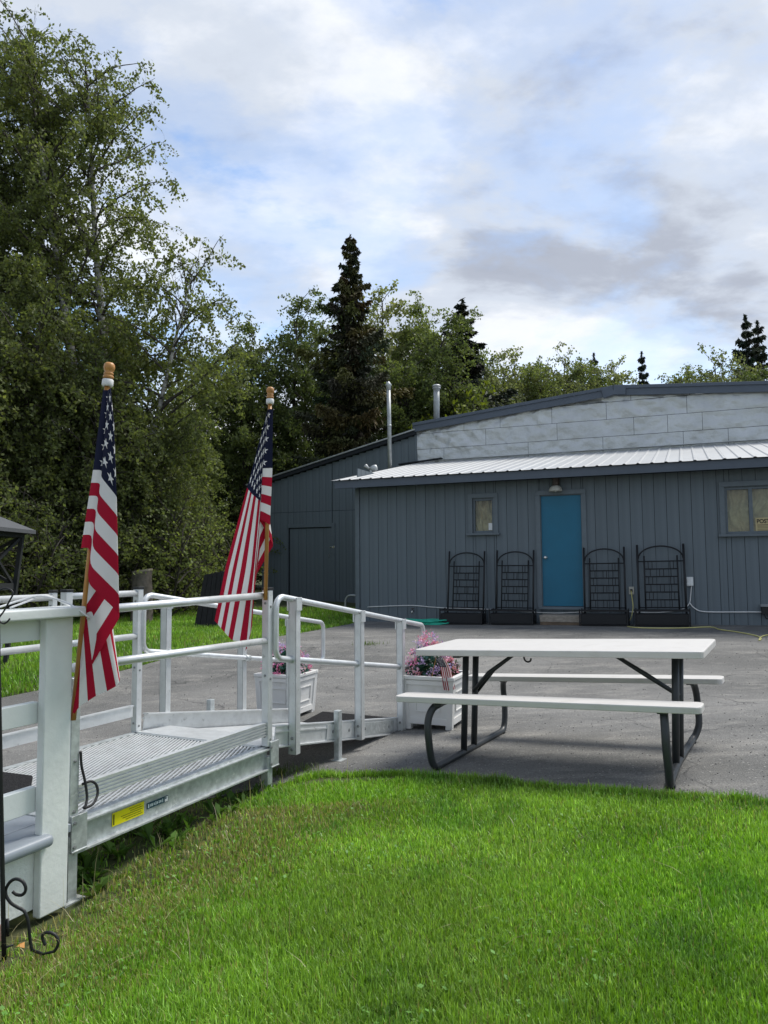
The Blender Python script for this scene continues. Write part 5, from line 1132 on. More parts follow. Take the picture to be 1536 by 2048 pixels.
# ------------------------------------------------------------------ gazebo, stump, black screen
def build_yard():
    D = 10.5; up = Vector((0, 0, 1))
    e = at(72, 1061, D); half = 1.35; c = Vector((e.x - half, e.y - 1.15, 0)); gzv = float(gz(c.x, c.y)); zr = e.z
    root = thing('gazebo', 'dark timber garden shelter with grey hipped roof at the left edge', 'gazebo', (c.x, c.y, gzv))
    hy = 1.15; pk = Vector((c.x, c.y, zr + half * 0.50))
    cs = [Vector((c.x + a * half, c.y + b * hy, zr)) for a, b in ((1, -1), (1, 1), (-1, 1), (-1, -1))]
    m = MB()
    for i in range(4): m.add([cs[i], cs[(i + 1) % 4], pk], [(0, 1, 2)])
    for i in range(4): m.add([cs[i], cs[(i + 1) % 4], cs[(i + 1) % 4] - up * 0.05, cs[i] - up * 0.05], [(0, 1, 2, 3)])
    m.build('roof', M['shingle'], root)
    ins = 0.90
    for a, b in ((1, -1), (1, 1), (-1, 1), (-1, -1)):
        t = Vector((c.x + a * half * ins, c.y + b * hy * ins, zr - 0.03)); bt = Vector((c.x + a * half * 0.80, c.y + b * hy * 0.80, gzv))
        MB().bar(bt, t, 0.055, 0.055, (0, 1, 0)).build('post', M['gazebo'], root)
    zb = at(30, 1172, D).z
    for i in range(4):
        p, q = cs[i], cs[(i + 1) % 4]; P = lambda v, z, k=ins: Vector((c.x + (v.x - c.x) * k, c.y + (v.y - c.y) * k, z))
        MB().bar(P(p, zr - 0.06), P(q, zr - 0.06), 0.05, 0.09).build('beam', M['gazebo'], root)
        MB().bar(P(p, zb, 0.84), P(q, zb, 0.84), 0.05, 0.09).build('beam', M['gazebo'], root)
        mid = (p + q) / 2
        for s, w in ((p, mid), (mid, q)):
            MB().bar(P(s, zb + 0.04, 0.83), P(w, zr - 0.1, 0.885), 0.035, 0.04).build('brace', M['gazebo'], root)
            MB().bar(P(w, zb + 0.04, 0.835), P(s, zr - 0.1, 0.888), 0.035, 0.04).build('brace', M['gazebo'], root)
    # stump
    D = 15.5; b = at(284, 1200, D); gzv = float(gz(b.x, b.y)); top = at(284, 1141, D).z; r0 = 19 * D / F_PX
    st = thing('tree_stump', 'rough grey cut tree stump standing before the dark shrubs', 'stump', (b.x, b.y, gzv)); n = 20; vs = []; fs = []; rows = 7
    for i in range(rows):
        z = (top - gzv) * i / (rows - 1)
        for k in range(n):
            a = 2 * math.pi * k / n; rr = r0 * (1.12 - 0.12 * i / (rows - 1)) * (1 + 0.22 * (vnoise(k * 0.7, i * 1.1, 9) - 0.5) + (0.15 if 3 <= k <= 5 and i in (3, 4) else 0)); vs.append((math.cos(a) * rr, math.sin(a) * rr, z + (0.03 * math.cos(a) if i == rows - 1 else 0)))
    for i in range(rows - 1):
        for k in range(n): fs.append((i * n + k, i * n + (k + 1) % n, (i + 1) * n + (k + 1) % n, (i + 1) * n + k))
    MB().add(vs, fs).build('bark', M['stump'], st, local=True, smooth=True)
    tp = [Vector(q) * 1.0 for q in vs[-n:]]; MB().add([Vector((q.x * 1.03, q.y * 1.03, q.z + 0.01)) for q in tp] + [Vector((q.x * 1.03, q.y * 1.03, q.z - 0.03)) for q in tp], [tuple(range(n))] + [(i, (i + 1) % n, (i + 1) % n + n, i + n) for i in range(n)]).build('cut_top', M['stumptop'], st, local=True)
    # leaning black plank screen
    D = 14.2; p0 = gp(392, 1232); p0 = at(388, 1226, D); p1 = at(470, 1232, D - 0.3); t0 = at(408, 1150, D + 0.25); t1 = at(470, 1138, D - 0.05)
    for p in (p0, p1): p.z = float(gz(p.x, p.y))
    o = thing('plank_screen', 'black plank screen leaning askew on the grass behind the ramp', 'screen', (p0 + p1) / 2)
    nb = 7
    for k in range(nb):
        a, b_ = k / nb + 0.006, (k + 1) / nb - 0.006; q = [p0.lerp(p1, a), p0.lerp(p1, b_), t0.lerp(t1, b_) + up * random.uniform(-.02, .02), t0.lerp(t1, a)]
        MB().prism(q, (0.01, 0.03 + 0.008 * (k % 2), 0)).build('plank', M['blackplank'], o)
    for s in (0.2, 0.8): MB().bar(p0.lerp(t0, s) + Vector((0, 0.06, 0)), p1.lerp(t1, s) + Vector((0, 0.06, 0)), 0.03, 0.07).build('batten', M['blackplank'], o)
build_yard()

# ------------------------------------------------------------------ trees
def leaf_quads(P, L, W, r, down=0.6, axis=None):
    n = len(P); a = r.normal(size=(n, 3)); a[:, 2] -= down
    if axis is not None: a = a * 0.5 + axis
    a /= np.linalg.norm(a, axis=1)[:, None] + 1e-9; b = np.cross(a, r.normal(size=(n, 3))); b /= np.linalg.norm(b, axis=1)[:, None] + 1e-9
    L = np.asarray(L)[:, None]; W = np.asarray(W)[:, None]
    return np.stack([P - a * L * 0.5, P + b * W * 0.5 + a * L * 0.08, P + a * L * 0.5, P - b * W * 0.5 + a * L * 0.08], 1).reshape(-1, 3)
def tints(n, r, spread=0.38, warm=0.10):
    v = r.uniform(1 - spread, 1 + spread, (n, 1)); w = r.uniform(0, warm, (n, 1)); c = np.concatenate([v * (1 + w), v, v * (1 - w * 0.6)], 1); return np.repeat(c, 4, 0)

def tubes_mesh(name, polys, m, sides=6):
    V = []; F = []; off = 0
    for P, R in polys:
        P = np.asarray(P); k = len(P); T = np.gradient(P, axis=0); T /= np.linalg.norm(T, axis=1)[:, None] + 1e-9
        ref = np.where(np.abs(T[:, 2:3]) > 0.9, np.array([[1.0, 0, 0]]), np.array([[0, 0, 1.0]])); ref = np.tile(ref[:1], (k, 1)) if True else ref
        u = np.cross(T, ref); u /= np.linalg.norm(u, axis=1)[:, None] + 1e-9; w = np.cross(T, u); ang = np.arange(sides) * 2 * np.pi / sides
        ring = P[:, None, :] + (u[:, None, :] * np.cos(ang)[None, :, None] + w[:, None, :] * np.sin(ang)[None, :, None]) * np.asarray(R)[:, None, None]
        V.append(ring.reshape(-1, 3)); i, j = np.meshgrid(np.arange(k - 1), np.arange(sides), indexing='ij'); j2 = (j + 1) % sides
        F.append(np.stack([i * sides + j, i * sides + j2, (i + 1) * sides + j2, (i + 1) * sides + j], -1).reshape(-1, 4) + off); off += k * sides
    return np_mesh(name, np.concatenate(V), np.concatenate(F), m, smooth=True)

def curve(p, d, L, up, n, wig, r):
    """polyline that starts along d and bends towards up (negative: droops)"""
    pts = [np.array(p, float)]; d = np.array(d, float); d /= np.linalg.norm(d)
    for k in range(n):
        d = d + np.array([0, 0, up / n]) + r.normal(size=3) * wig; d /= np.linalg.norm(d); pts.append(pts[-1] + d * L / n)
    return np.array(pts)

def broadleaf(seed, H, stems, width, crown_lo, nb, leaf, per_twig, leafmat, bark, droop=0.9, twigs=6, bare_top=0.04, wid_prof=None, twig_len=(0.5, 1.3), tr=0.012, leafy_lo=1.0, dens=1.0, airy=1.0, tips=0):
    """returns (trunk mesh, twig mesh, crown mesh): ascending limbs, hanging twigs, single leaves along the twigs"""
    r = np.random.default_rng(seed); limbs = []; twl = []; twl2 = []; LP = []
    prof = wid_prof or (lambda t: (1 - t) ** 0.7 * 0.9 + 0.18)
    for (dx, dy, lean, hs) in stems:
        P = curve((dx * 0.3, dy * 0.3, -0.2), (dx * lean, dy * lean, 1.0), H * hs + 0.2, 0.25, 16, 0.020, r)
        Rr = tr * H * hs * (1 - np.linspace(0, 1, 17)) ** 0.9 + 0.012; limbs.append((P, Rr))
        nbr = int(nb * hs)
        for k in range(nbr):
            t = crown_lo + (0.99 - crown_lo) * ((k + r.random()) / nbr) ** 0.9; f = t * 16; i = min(int(f), 15); p = P[i] + (P[i + 1] - P[i]) * (f - i)
            az = k * 2.399 + r.normal() * 0.5 + seed; L = width * prof((t - crown_lo) / (1 - crown_lo)) * r.uniform(0.55, 1.15)
            el = r.uniform(0.35, 0.95) + 0.35 * t
            B = curve(p, (math.cos(az) * math.cos(el), math.sin(az) * math.cos(el), math.sin(el)), L, -0.75 * droop, 8, 0.10, r)
            twl2.append((B, (0.006 + 0.011 * L) * (1 - np.linspace(0, 1, 9)) ** 0.8 + 0.004))
            nt = max(2, int(twigs * L / 1.6 * r.uniform(0.7, 1.3)))
            for q in range(nt):
                s = r.uniform(0.22, 1.0); g = s * 8; i2 = min(int(g), 7); p2 = B[i2] + (B[i2 + 1] - B[i2]) * (g - i2)
                dd = r.normal(size=3); dd[2] = dd[2] * 0.4 + 0.2; dd = dd * 0.8 + (B[i2 + 1] - B[i2]) / (np.linalg.norm(B[i2 + 1] - B[i2]) + 1e-9) * 0.6
                TL = r.uniform(*twig_len) * (0.55 + 0.45 * (1 - s)) * (1.0 + 0.4 * (1 - t))
                T = curve(p2, dd, TL, -1.7 * droop, 6, 0.16, r); twl.append((T, np.linspace(0.0042, 0.0018, 7)))
                m_ = int(per_twig * TL * r.uniform(0.5, 1.5) * (dens if r.random() > 0.12 else 0.2) * (leafy_lo if t < 0.42 else 1.0 + (airy - 1.0) * min(1.0, (t - 0.42) / 0.25)))
                if m_ < 1: continue
                w = r.random(m_) ** 0.8 * 6; i3 = np.minimum(w.astype(int), 5); Q = T[i3] + (T[i3 + 1] - T[i3]) * (w - i3)[:, None] + r.normal(size=(m_, 3)) * leaf * 0.62; LP.append(Q)
        for k in range(tips):                                # bare twigs standing out above the leaves
            i = 15 - k % 3; p = P[i] + r.normal(size=3) * 0.15; B = curve(p, (r.normal() * 0.35, r.normal() * 0.35, 1.0), r.uniform(0.6, 1.5), 0.2, 6, 0.08, r); twl2.append((B, np.linspace(0.010, 0.003, 7)))
            for q in range(7):
                i2 = r.integers(1, 6); T = curve(B[i2], (r.normal() * 0.8, r.normal() * 0.8, 0.9), r.uniform(0.15, 0.45), 0.1, 4, 0.12, r); twl.append((T, np.linspace(0.005, 0.002, 5)))
    LP = np.concatenate(LP); n = len(LP)
    lv = leaf_quads(LP, r.uniform(0.75, 1.3, n) * leaf, r.uniform(0.55, 0.85, n) * leaf, r, 0.7)
    crown = np_mesh('crown', lv, np.arange(4 * n).reshape(-1, 4), leafmat, tints(n, r))
    NLEAF.append((seed, n)); return tubes_mesh('trunk', limbs, bark, 7), tubes_mesh('twigs', twl + [(b, q) for b, q in twl2], M['twig'], 3), crown

NLEAF = []
def put_tree(name, meshes, label, cat, loc, rz=0.0, s=1.0, group=None, sz=None):
    g = float(gz(loc[0], loc[1])); root = thing(name, label, cat, (loc[0], loc[1], g), rz, group)
    for nm, me in zip(('trunk', 'twigs', 'crown'), meshes):
        o = link_mesh(nm, me, root); o.matrix_basis = Matrix.Diagonal((s, s, sz or s, 1))
        if nm != 'trunk': o['kind'] = 'stuff'
    return root
def col(px, Y): p = at(px, 1135, Y); return (p.x, p.y)
def hgt(py, Y): return CAM_H + (1135 - py) * Y / F_PX

def spruce(seed, H, R, nlev, tuft, leafmat, cone=0.0, lo=0.04, gaps=0.0, per=1.0):
    prof = lambda t: float(np.interp((1 - t) * H / R, [0, 0.5, 1.2, 2.0, 3.0, 4.0, 10.0], [0.03, 0.17, 0.36, 0.60, 0.90, 0.92, 0.80]))
    r = np.random.default_rng(seed); limbs = [(np.array([[r.normal() * 0.02 * (k > 0), r.normal() * 0.02 * (k > 0), H * k / 12 - 0.1] for k in range(13)]), 0.013 * H * (1 - np.linspace(0, 1, 13)) ** 0.9 + 0.012)]
    LP = []; AX_ = []; TI = []
    for l in range(nlev):
        t = lo + (1 - lo) * (l / nlev) ** 0.92; z = H * t
        L0 = R * prof(t) * (0.70 + 0.62 * vnoise(l * 0.5, seed * 1.7, 31)) + 0.05
        nb = 6 if t < 0.8 else 5
        for k in range(nb):
            az = k * 2 * math.pi / nb + l * 1.1 + r.normal() * 0.25; L = L0 * r.uniform(0.55, 1.2) * (0.5 if r.random() < gaps else 1.0); el = -0.55 + 0.75 * t + r.normal() * 0.08
            B = curve((0, 0, z), (math.cos(az) * math.cos(el), math.sin(az) * math.cos(el), math.sin(el)), L, 0.50 - 0.35 * t, 6, 0.03, r); limbs.append((B, (0.006 + 0.008 * L) * (1 - np.linspace(0, 1, 7)) + 0.003))
            side = np.array([-math.sin(az), math.cos(az), 0]); out = np.array([math.cos(az), math.sin(az), 0.0])
            m = int((26 + 150 * L) * per); s = r.random(m) ** 0.65; g = s * 6; i = np.minimum(g.astype(int), 5); Q = B[i] + (B[i + 1] - B[i]) * (g - i)[:, None]
            q_ = r.normal(size=(m, 1)) * 0.5; sp = (0.42 * L * (1.04 - s) ** 0.8 + 0.02)[:, None] * q_
            hang = np.abs(r.normal(size=m)) * (0.03 + 0.11 * L * (1 - 0.6 * s)); Q = Q + side * sp; Q[:, 2] -= hang; LP.append(Q)
            a = np.tile(out * 0.8, (m, 1)) + side * np.sign(q_) * 0.6; a[:, 2] += -0.25 - 1.6 * hang / (0.05 + L * 0.2); AX_.append(a)
            wv = 1 + cone * (t > 0.35) * (r.random() < 0.5); TI.append(np.tile([[r.uniform(0.8, 1.25) * wv, r.uniform(0.8, 1.25) * (1 + 0.8 * (wv - 1)), r.uniform(0.7, 1.2)]], (m, 1)) * r.uniform(0.6, 1.45, (m, 1)))
    ld = 40; LP.append(np.stack([r.normal(size=ld) * 0.02, r.normal(size=ld) * 0.02, H * (1.0 - 0.05 * r.random(ld)) + 0.0], -1)); AX_.append(r.normal(size=(ld, 3)) * 0.5 + np.array([0, 0, 0.9])); TI.append(np.ones((ld, 3)))
    LP = np.concatenate(LP); a = np.concatenate(AX_); n = len(LP)
    lv = leaf_quads(LP, r.uniform(0.8, 1.6, n) * tuft, r.uniform(0.28, 0.46, n) * tuft, r, 0.2, a)
    return tubes_mesh('trunk', limbs, M['barkdark'], 6), np_mesh('crown', lv, np.arange(4 * n).reshape(-1, 4), leafmat, np.repeat(np.concatenate(TI), 4, 0))
def put_spruce(meshes, label, loc, rz=0, s=1.0, sz=None, group='spruce trees beyond the building'):
    g = float(gz(loc[0], loc[1])); root = thing('spruce_tree', label, 'spruce tree', (loc[0], loc[1], g), rz, group)
    for nm, me in zip(('trunk', 'crown'), meshes):
        o = link_mesh(nm, me, root); o.matrix_basis = Matrix.Diagonal((s, s, sz or s, 1))
        if nm == 'crown': o['kind'] = 'stuff'
    return root

def build_trees():
    YB = 18.0
    lowheavy = lambda t: 0.55 + 0.65 * math.sin(math.pi * min(1, t * 0.85 + 0.12)) ** 0.8 * (1 - 0.55 * t)
    G = 'tall birches at the left'
    A = broadleaf(11, hgt(38, YB), [(-0.1, 0.1, 0.04, 0.97), (0.6, 0.0, -0.15, 0.99), (0.6, -0.3, 0.34, 0.58)], 2.9, 0.14, 60, 0.088, 50, M['birchleaf'], M['barkbirch'], 1.1, 11, wid_prof=lowheavy, twig_len=(0.5, 1.5), airy=0.85, tips=9)
    put_tree('birch_tree', A, 'tallest birch with forked pale trunk behind the nearer flag', 'birch tree', col(205, YB), 0.2, 1.0, G)
    Bt = broadleaf(23, hgt(50, 19.5), [(0.0, 0.0, 0.06, 1.0), (-0.5, 0.2, 0.22, 0.86)], 2.6, 0.12, 58, 0.090, 48, M['birchleaf'], M['barkbirch'], 1.1, 11, wid_prof=lowheavy, airy=0.85, tips=9)
    put_tree('birch_tree', Bt, 'tall birch with bare tip twigs at the left edge of the photo', 'birch tree', col(95, 19.5), 1.2, 1.0, G)
    put_tree('birch_tree', Bt, 'tall birch partly outside the left edge of the photo', 'birch tree', col(-75, 18.5), 3.6, 0.90, G)
    # lower, denser trees in front of and between the birches
    full = lambda t: 0.75 + 0.35 * math.sin(math.pi * t)
    C = broadleaf(37, 6.6, [(0.1, 0, 0.12, 1.0), (-0.5, 0.1, 0.3, 0.85), (0.5, 0.2, 0.35, 0.8)], 1.75, 0.05, 40, 0.085, 37, M['birchleaf'], M['barkdark'], 1.1, 11, wid_prof=full, leafy_lo=1.2)
    G2 = 'bushy young trees under the birches'
    for px, Y, s, rz, lb in ((40, 16.4, 1.0, 0.4, 'bushy dark tree behind the gazebo roof'), (165, 16.8, 0.92, 2.2, 'bushy dark tree left of the nearer flag'), (300, 17.6, 0.74, 4.1, 'bushy dark tree right of the nearer flag above the stump'), (-60, 15.5, 1.05, 5.0, 'bushy dark tree at the far left edge')):
        put_tree('young_tree', C, lb, 'tree', col(px, Y), rz, s, G2)
    # middle woods
    Dm = broadleaf(51, 10.0, [(0.0, 0.0, 0.08, 1.0), (0.5, 0.1, 0.22, 0.85), (-0.4, 0.3, 0.25, 0.8)], 2.1, 0.08, 46, 0.108, 46, M['farleaf'], M['barkdark'], 0.8, 10, wid_prof=lambda t: 0.6 + 0.55 * math.sin(math.pi * min(1, 0.15 + 0.8 * t)), leafy_lo=1.1)
    E = broadleaf(67, 10.0, [(0.0, 0.0, 0.05, 1.0), (-0.5, 0.0, 0.15, 0.9)], 1.7, 0.10, 48, 0.108, 44, M['farleaf'], M['barkdark'], 0.6, 10, wid_prof=lambda t: 0.55 + 0.5 * math.sin(math.pi * min(1, 0.2 + 0.75 * t)))
    Fp = broadleaf(83, 10.0, [(0.0, 0.0, 0.05, 1.0), (0.6, 0.1, 0.2, 0.9), (-0.5, -0.2, 0.2, 0.85)], 1.6, 0.12, 42, 0.125, 32, M['paleleaf'], M['barkdark'], 0.5, 10, wid_prof=lambda t: 0.5 + 0.5 * math.sin(math.pi * min(1, 0.25 + 0.7 * t)))
    G3 = 'leafy trees behind the building'
    mid = [(Dm, 420, 27.0, 700, 'leafy tree between the tall birch and the second flag'), (E, 500, 27.0, 640, 'leafy tree straight above the second flag'), (Dm, 585, 28.5, 612, 'leafy tree just left of the big spruce'), (E, 640, 31.0, 655, 'slender leafy tree half hidden by the big spruce'), (Dm, 355, 24.0, 760, 'leafy tree filling the gap right of the nearer flag'),
           (Fp, 775, 32.0, 560, 'thin-crowned tree rising just right of the big spruce'), (E, 850, 32.0, 605, 'leafy tree behind the capped vent pipe'), (Dm, 865, 29.5, 640, 'leafy tree in front of the half-hidden spruce'), (Dm, 800, 30.0, 700, 'leafy tree behind the tall thin vent pipe'),
           (Fp, 985, 40.0, 700, 'pale leafy tree right of the half-hidden spruce'), (Fp, 1040, 41.0, 682, 'thin pale tree against the small blue patch of sky'), (E, 1090, 42.0, 720, 'leafy tree low over the left roof slope'), (Fp, 1135, 42.0, 688, 'pale leafy tree above the left roof slope'), (E, 1165, 43.0, 715, 'leafy tree left of the small dark spruce'), (Fp, 1245, 43.0, 705, 'pale airy tree over the roof ridge between two small spruces'),
           (Fp, 1362, 42.0, 742, 'small leafy tree low over the right roof'), (Fp, 1440, 37.0, 690, 'leafy tree left of the right-hand spruces'), (E, 1490, 40.0, 735, 'leafy tree before the right-hand spruces'), (E, 1010, 38.0, 755, 'low leafy tree behind the silver gable'), (Dm, 955, 41.0, 690, 'leafy tree close to the right side of the half-hidden spruce'), (Dm, 1065, 39.5, 738, 'bushy low tree under the thin pale tree by the blue patch'), (Dm, 1120, 40.0, 728, 'bushy low tree over the left roof slope'), (E, 1205, 41.0, 742, 'low tree in front of the small dark spruce'), (Dm, 1275, 41.0, 752, 'low bushy tree left of the tiny spindly spruce'), (Dm, 1415, 39.0, 742, 'low bushy tree at the foot of the right-hand trees'), (Fp, 968, 37.0, 712, 'pale tree right beside the half-hidden spruce'), (Fp, 1012, 38.5, 705, 'pale tree between the two taller pale trees over the left roof slope'), (Fp, 1095, 39.0, 712, 'pale tree left of the paler one above the left roof slope'), (Fp, 1178, 40.0, 722, 'pale tree touching the small dark spruce'), (Fp, 1232, 39.5, 728, 'pale low tree right of the small dark spruce'), (Fp, 1475, 39.0, 705, 'pale tree between the leafy tree and the right-hand spruces'), (Dm, 1530, 38.0, 722, 'bushy tree in front of the spruce at the right edge')]
    for i, (ms, px, Y, top, lb) in enumerate(mid):
        top = top + 14 if px >= 960 else top
        x, y = col(px, Y); H = hgt(top, Y) - float(gz(x, y)); s = H / 10.4
        put_tree('leafy_tree', ms, lb, 'tree', (x, y), i * 1.37, min(s, 1.25), G3, s)
    yb = broadleaf(91, 4.5, [(0, 0, 0.2, 1.0), (0.6, 0, 0.5, 0.8), (-0.6, 0.2, 0.5, 0.8)], 1.5, 0.08, 22, 0.12, 20, M['yellowleaf'], M['barkdark'], 0.5, 7, wid_prof=full)
    for px, Y, top, lb in ((868, 27.5, 812, 'yellow-green bush behind the capped vent pipe'), (925, 28.0, 800, 'yellow-green bush over the left roof slope')):
        x, y = col(px, Y); s = (hgt(top, Y) - float(gz(x, y))) / 4.9; put_tree('bush', yb, lb, 'bush', (x, y), px * 0.1, s, 'yellow-green bushes behind the roof')
    # spruces
    x, y = col(703, 24.5); H = hgt(450, 24.5) - float(gz(x, y))
    put_spruce(spruce(5, H, 1.62, 46, 0.145, M['needle'], 0.7, 0.03, 0.22, 1.5), 'big brown-tinged spruce towering in the middle', (x, y))
    x, y = col(932, 31.0); s2 = spruce(9, 14.0, 1.8, 34, 0.22, M['needled'], 0.0, 0.05, 0.3, 0.9)
    put_spruce(s2, 'dark spruce half hidden behind leafy trees right of the big one', (x, y), 0, 1.35, (hgt(588, 31.0) - float(gz(x, y))) / 14.0)
    s3 = spruce(14, 10.0, 1.7, 26, 0.22, M['needled'], 0.0, 0.03, 0.3, 0.8)
    for px, Y, top, lb, w in ((1512, 42.0, 628, 'tall dark spruce at the right edge above the roof', 1.35), (1536, 43.0, 640, 'dark spruce cut by the right edge of the photo', 1.25), (1200, 44.0, 705, 'small dark spruce left of the roof ridge', 1.0), (1297, 44.0, 702, 'tiny spindly spruce right of the roof ridge', 0.85)):
        x, y = col(px, Y); put_spruce(s3, lb, (x, y), px, w, (hgt(top, Y) - float(gz(x, y))) / 10.0)
    # undergrowth shrubs
    sh = broadleaf(101, 2.3, [(0.2, 0, 0.4, 1.0), (-0.6, 0.2, 0.8, 0.9), (0.7, -0.3, 0.8, 0.85), (0.1, 0.6, 0.8, 0.9)], 0.95, 0.02, 18, 0.075, 34, M['birchleaf'], M['barkdark'], 0.6, 7, wid_prof=full)
    sp = broadleaf(107, 2.3, [(0.2, 0, 0.4, 1.0), (-0.6, 0.2, 0.8, 0.9), (0.7, -0.3, 0.8, 0.85), (0.1, 0.6, 0.8, 0.9)], 0.95, 0.02, 18, 0.075, 26, M['farleaf'], M['barkdark'], 0.5, 7, wid_prof=full)
    G4 = 'shrubs along the wood edge'
    for i, (ms, px, Y, s, lb) in enumerate([(sh, 20, 14.6, 1.0, 'dark shrub under the gazebo at the left edge'), (sh, 110, 15.4, 0.95, 'dark shrub left of the nearer flag'), (sh, 205, 16.2, 0.9, 'dark shrub behind the nearer flag'), (sp, 330, 17.0, 1.0, 'lighter green shrub just right of the stump'), (sp, 390, 17.9, 0.9, 'lighter green shrub behind the black plank screen'), (sp, 270, 18.4, 1.15, 'green shrub behind the stump'), (sh, 430, 20.5, 0.95, 'dark shrub behind the second flag'), (sh, 470, 26.0, 1.25, 'dark shrub beside the left wing of the building'), (sh, -60, 14.0, 1.1, 'dark shrub outside the gazebo at far left')]):
        put_tree('shrub', ms, lb, 'shrub', col(px, Y), i * 1.9, s, G4)
    # the far wood that closes the view between the trunks
    r = np.random.default_rng(3); n = 52000; X = r.uniform(-42, 40, n); Y = r.uniform(44, 56, n); top = 6.0 + 4.0 * fbm(X * 0.16, Y * 0 + 1.0, 41) ; Z = 0.2 + r.random(n) ** 0.9 * top
    P = np.stack([X, Y, Z], -1) + 0.5 * np.stack([vnoise(X * 1.3, Z * 1.3, 42) - 0.5, X * 0, vnoise(X * 1.1, Z * 1.1, 43) - 0.5], -1)
    lv = leaf_quads(P, r.uniform(0.3, 0.6, n), r.uniform(0.2, 0.35, n), r); tag(link_mesh('far_wood', np_mesh('far_wood', lv, np.arange(4 * n).reshape(-1, 4), M['birchleaf'], tints(n, r))), 'distant wood closing the view behind the trees', 'wood', kind='stuff')
build_trees()

# ------------------------------------------------------------------ grass
def blades(P, h, w, tint, r, lean=0.5, flat=0.0):
    n = len(P); az = r.uniform(0, 2 * np.pi, n); d = np.stack([np.cos(az), np.sin(az)], -1); s = np.stack([-d[:, 1], d[:, 0]], -1) * (w * 0.5)[:, None]
    ln = h * lean * np.abs(r.normal(size=n)) * 0.9; z0 = gz(P[:, 0], P[:, 1]) - 0.003
    hh = np.sqrt(np.maximum(h ** 2 - np.minimum(ln, h * 0.97) ** 2, (0.1 * h) ** 2)); ln = np.minimum(ln, h * 0.97)
    b0 = np.concatenate([P - s, z0[:, None]], 1); b1 = np.concatenate([P + s, z0[:, None]], 1); m = P + d * (ln * 0.32)[:, None]; zm = z0 + hh * 0.6
    m0 = np.concatenate([m - s * 0.85, zm[:, None]], 1); m1 = np.concatenate([m + s * 0.85, zm[:, None]], 1); t = np.concatenate([P + d * ln[:, None], (z0 + hh)[:, None]], 1)
    V = np.stack([b0, b1, m1, m0, t], 1).reshape(-1, 3); k = np.arange(n)[:, None] * 5; F = np.concatenate([k + [0, 1, 2], k + [0, 2, 3], k + [3, 2, 4]], 1).reshape(-1, 3)
    return V, F, np.repeat(tint, 5, 0)
def deck_d(x, y):
    """metres out from the near side of ramp and porch, negative underneath"""
    return (x - NP.x) * (-NX.x) + (y - NP.y) * (-NX.y)
def grass_tint(x, y, r, n):
    a = fbm(x * 0.9, y * 0.9, 51); b = fbm(x * 3.1, y * 3.1, 55); g1 = np.array([0.165, 0.330, 0.024]); g2 = np.array([0.220, 0.380, 0.045]); g3 = np.array([0.095, 0.235, 0.022])
    k = np.clip((a - 0.38) / 0.22 + r.normal(size=n) * 0.18, 0, 1)[:, None]; c = g1 * (1 - k) + g2 * k; k2 = np.clip((b - 0.52) / 0.25, 0, 1)[:, None] * 0.75; c = c * (1 - k2) + g3 * k2; pale = (r.random(n) < 0.16)[:, None]; c = np.where(pale, c * 1.3 + np.array([0.10, 0.10, 0.07]), c)
    dd = deck_d(x, y); dry = np.clip(np.exp(-((dd - 0.30) / 0.42) ** 2) * (y < 4.3) * (x < 0.4) * (0.7 + 1.4 * fbm(x * 2.6, y * 2.6, 63)) + 0.16 * np.clip((fbm(x * 1.7, y * 1.7, 61) - 0.60) / 0.12, 0, 1), 0, 1) * r.uniform(0.3, 1.0, n)
    pick = (r.random(n) < dry * 0.8)[:, None]; straw = np.array([0.33, 0.30, 0.125]) * r.uniform(0.6, 1.2, (n, 1)); c = np.where(pick, straw, c)
    stray = (r.random(n) < 0.03)[:, None]; c = np.where(stray, np.array([0.30, 0.29, 0.11]), c)
    return c * r.uniform(0.6, 1.4, (n, 1)) * (0.72 + 0.56 * fbm(x * 1.6 + 9, y * 2.2, 57))[:, None], dry
def edge_shift(x, y): return (fbm(x * 5, y * 5, 71) - 0.5) * 0.16
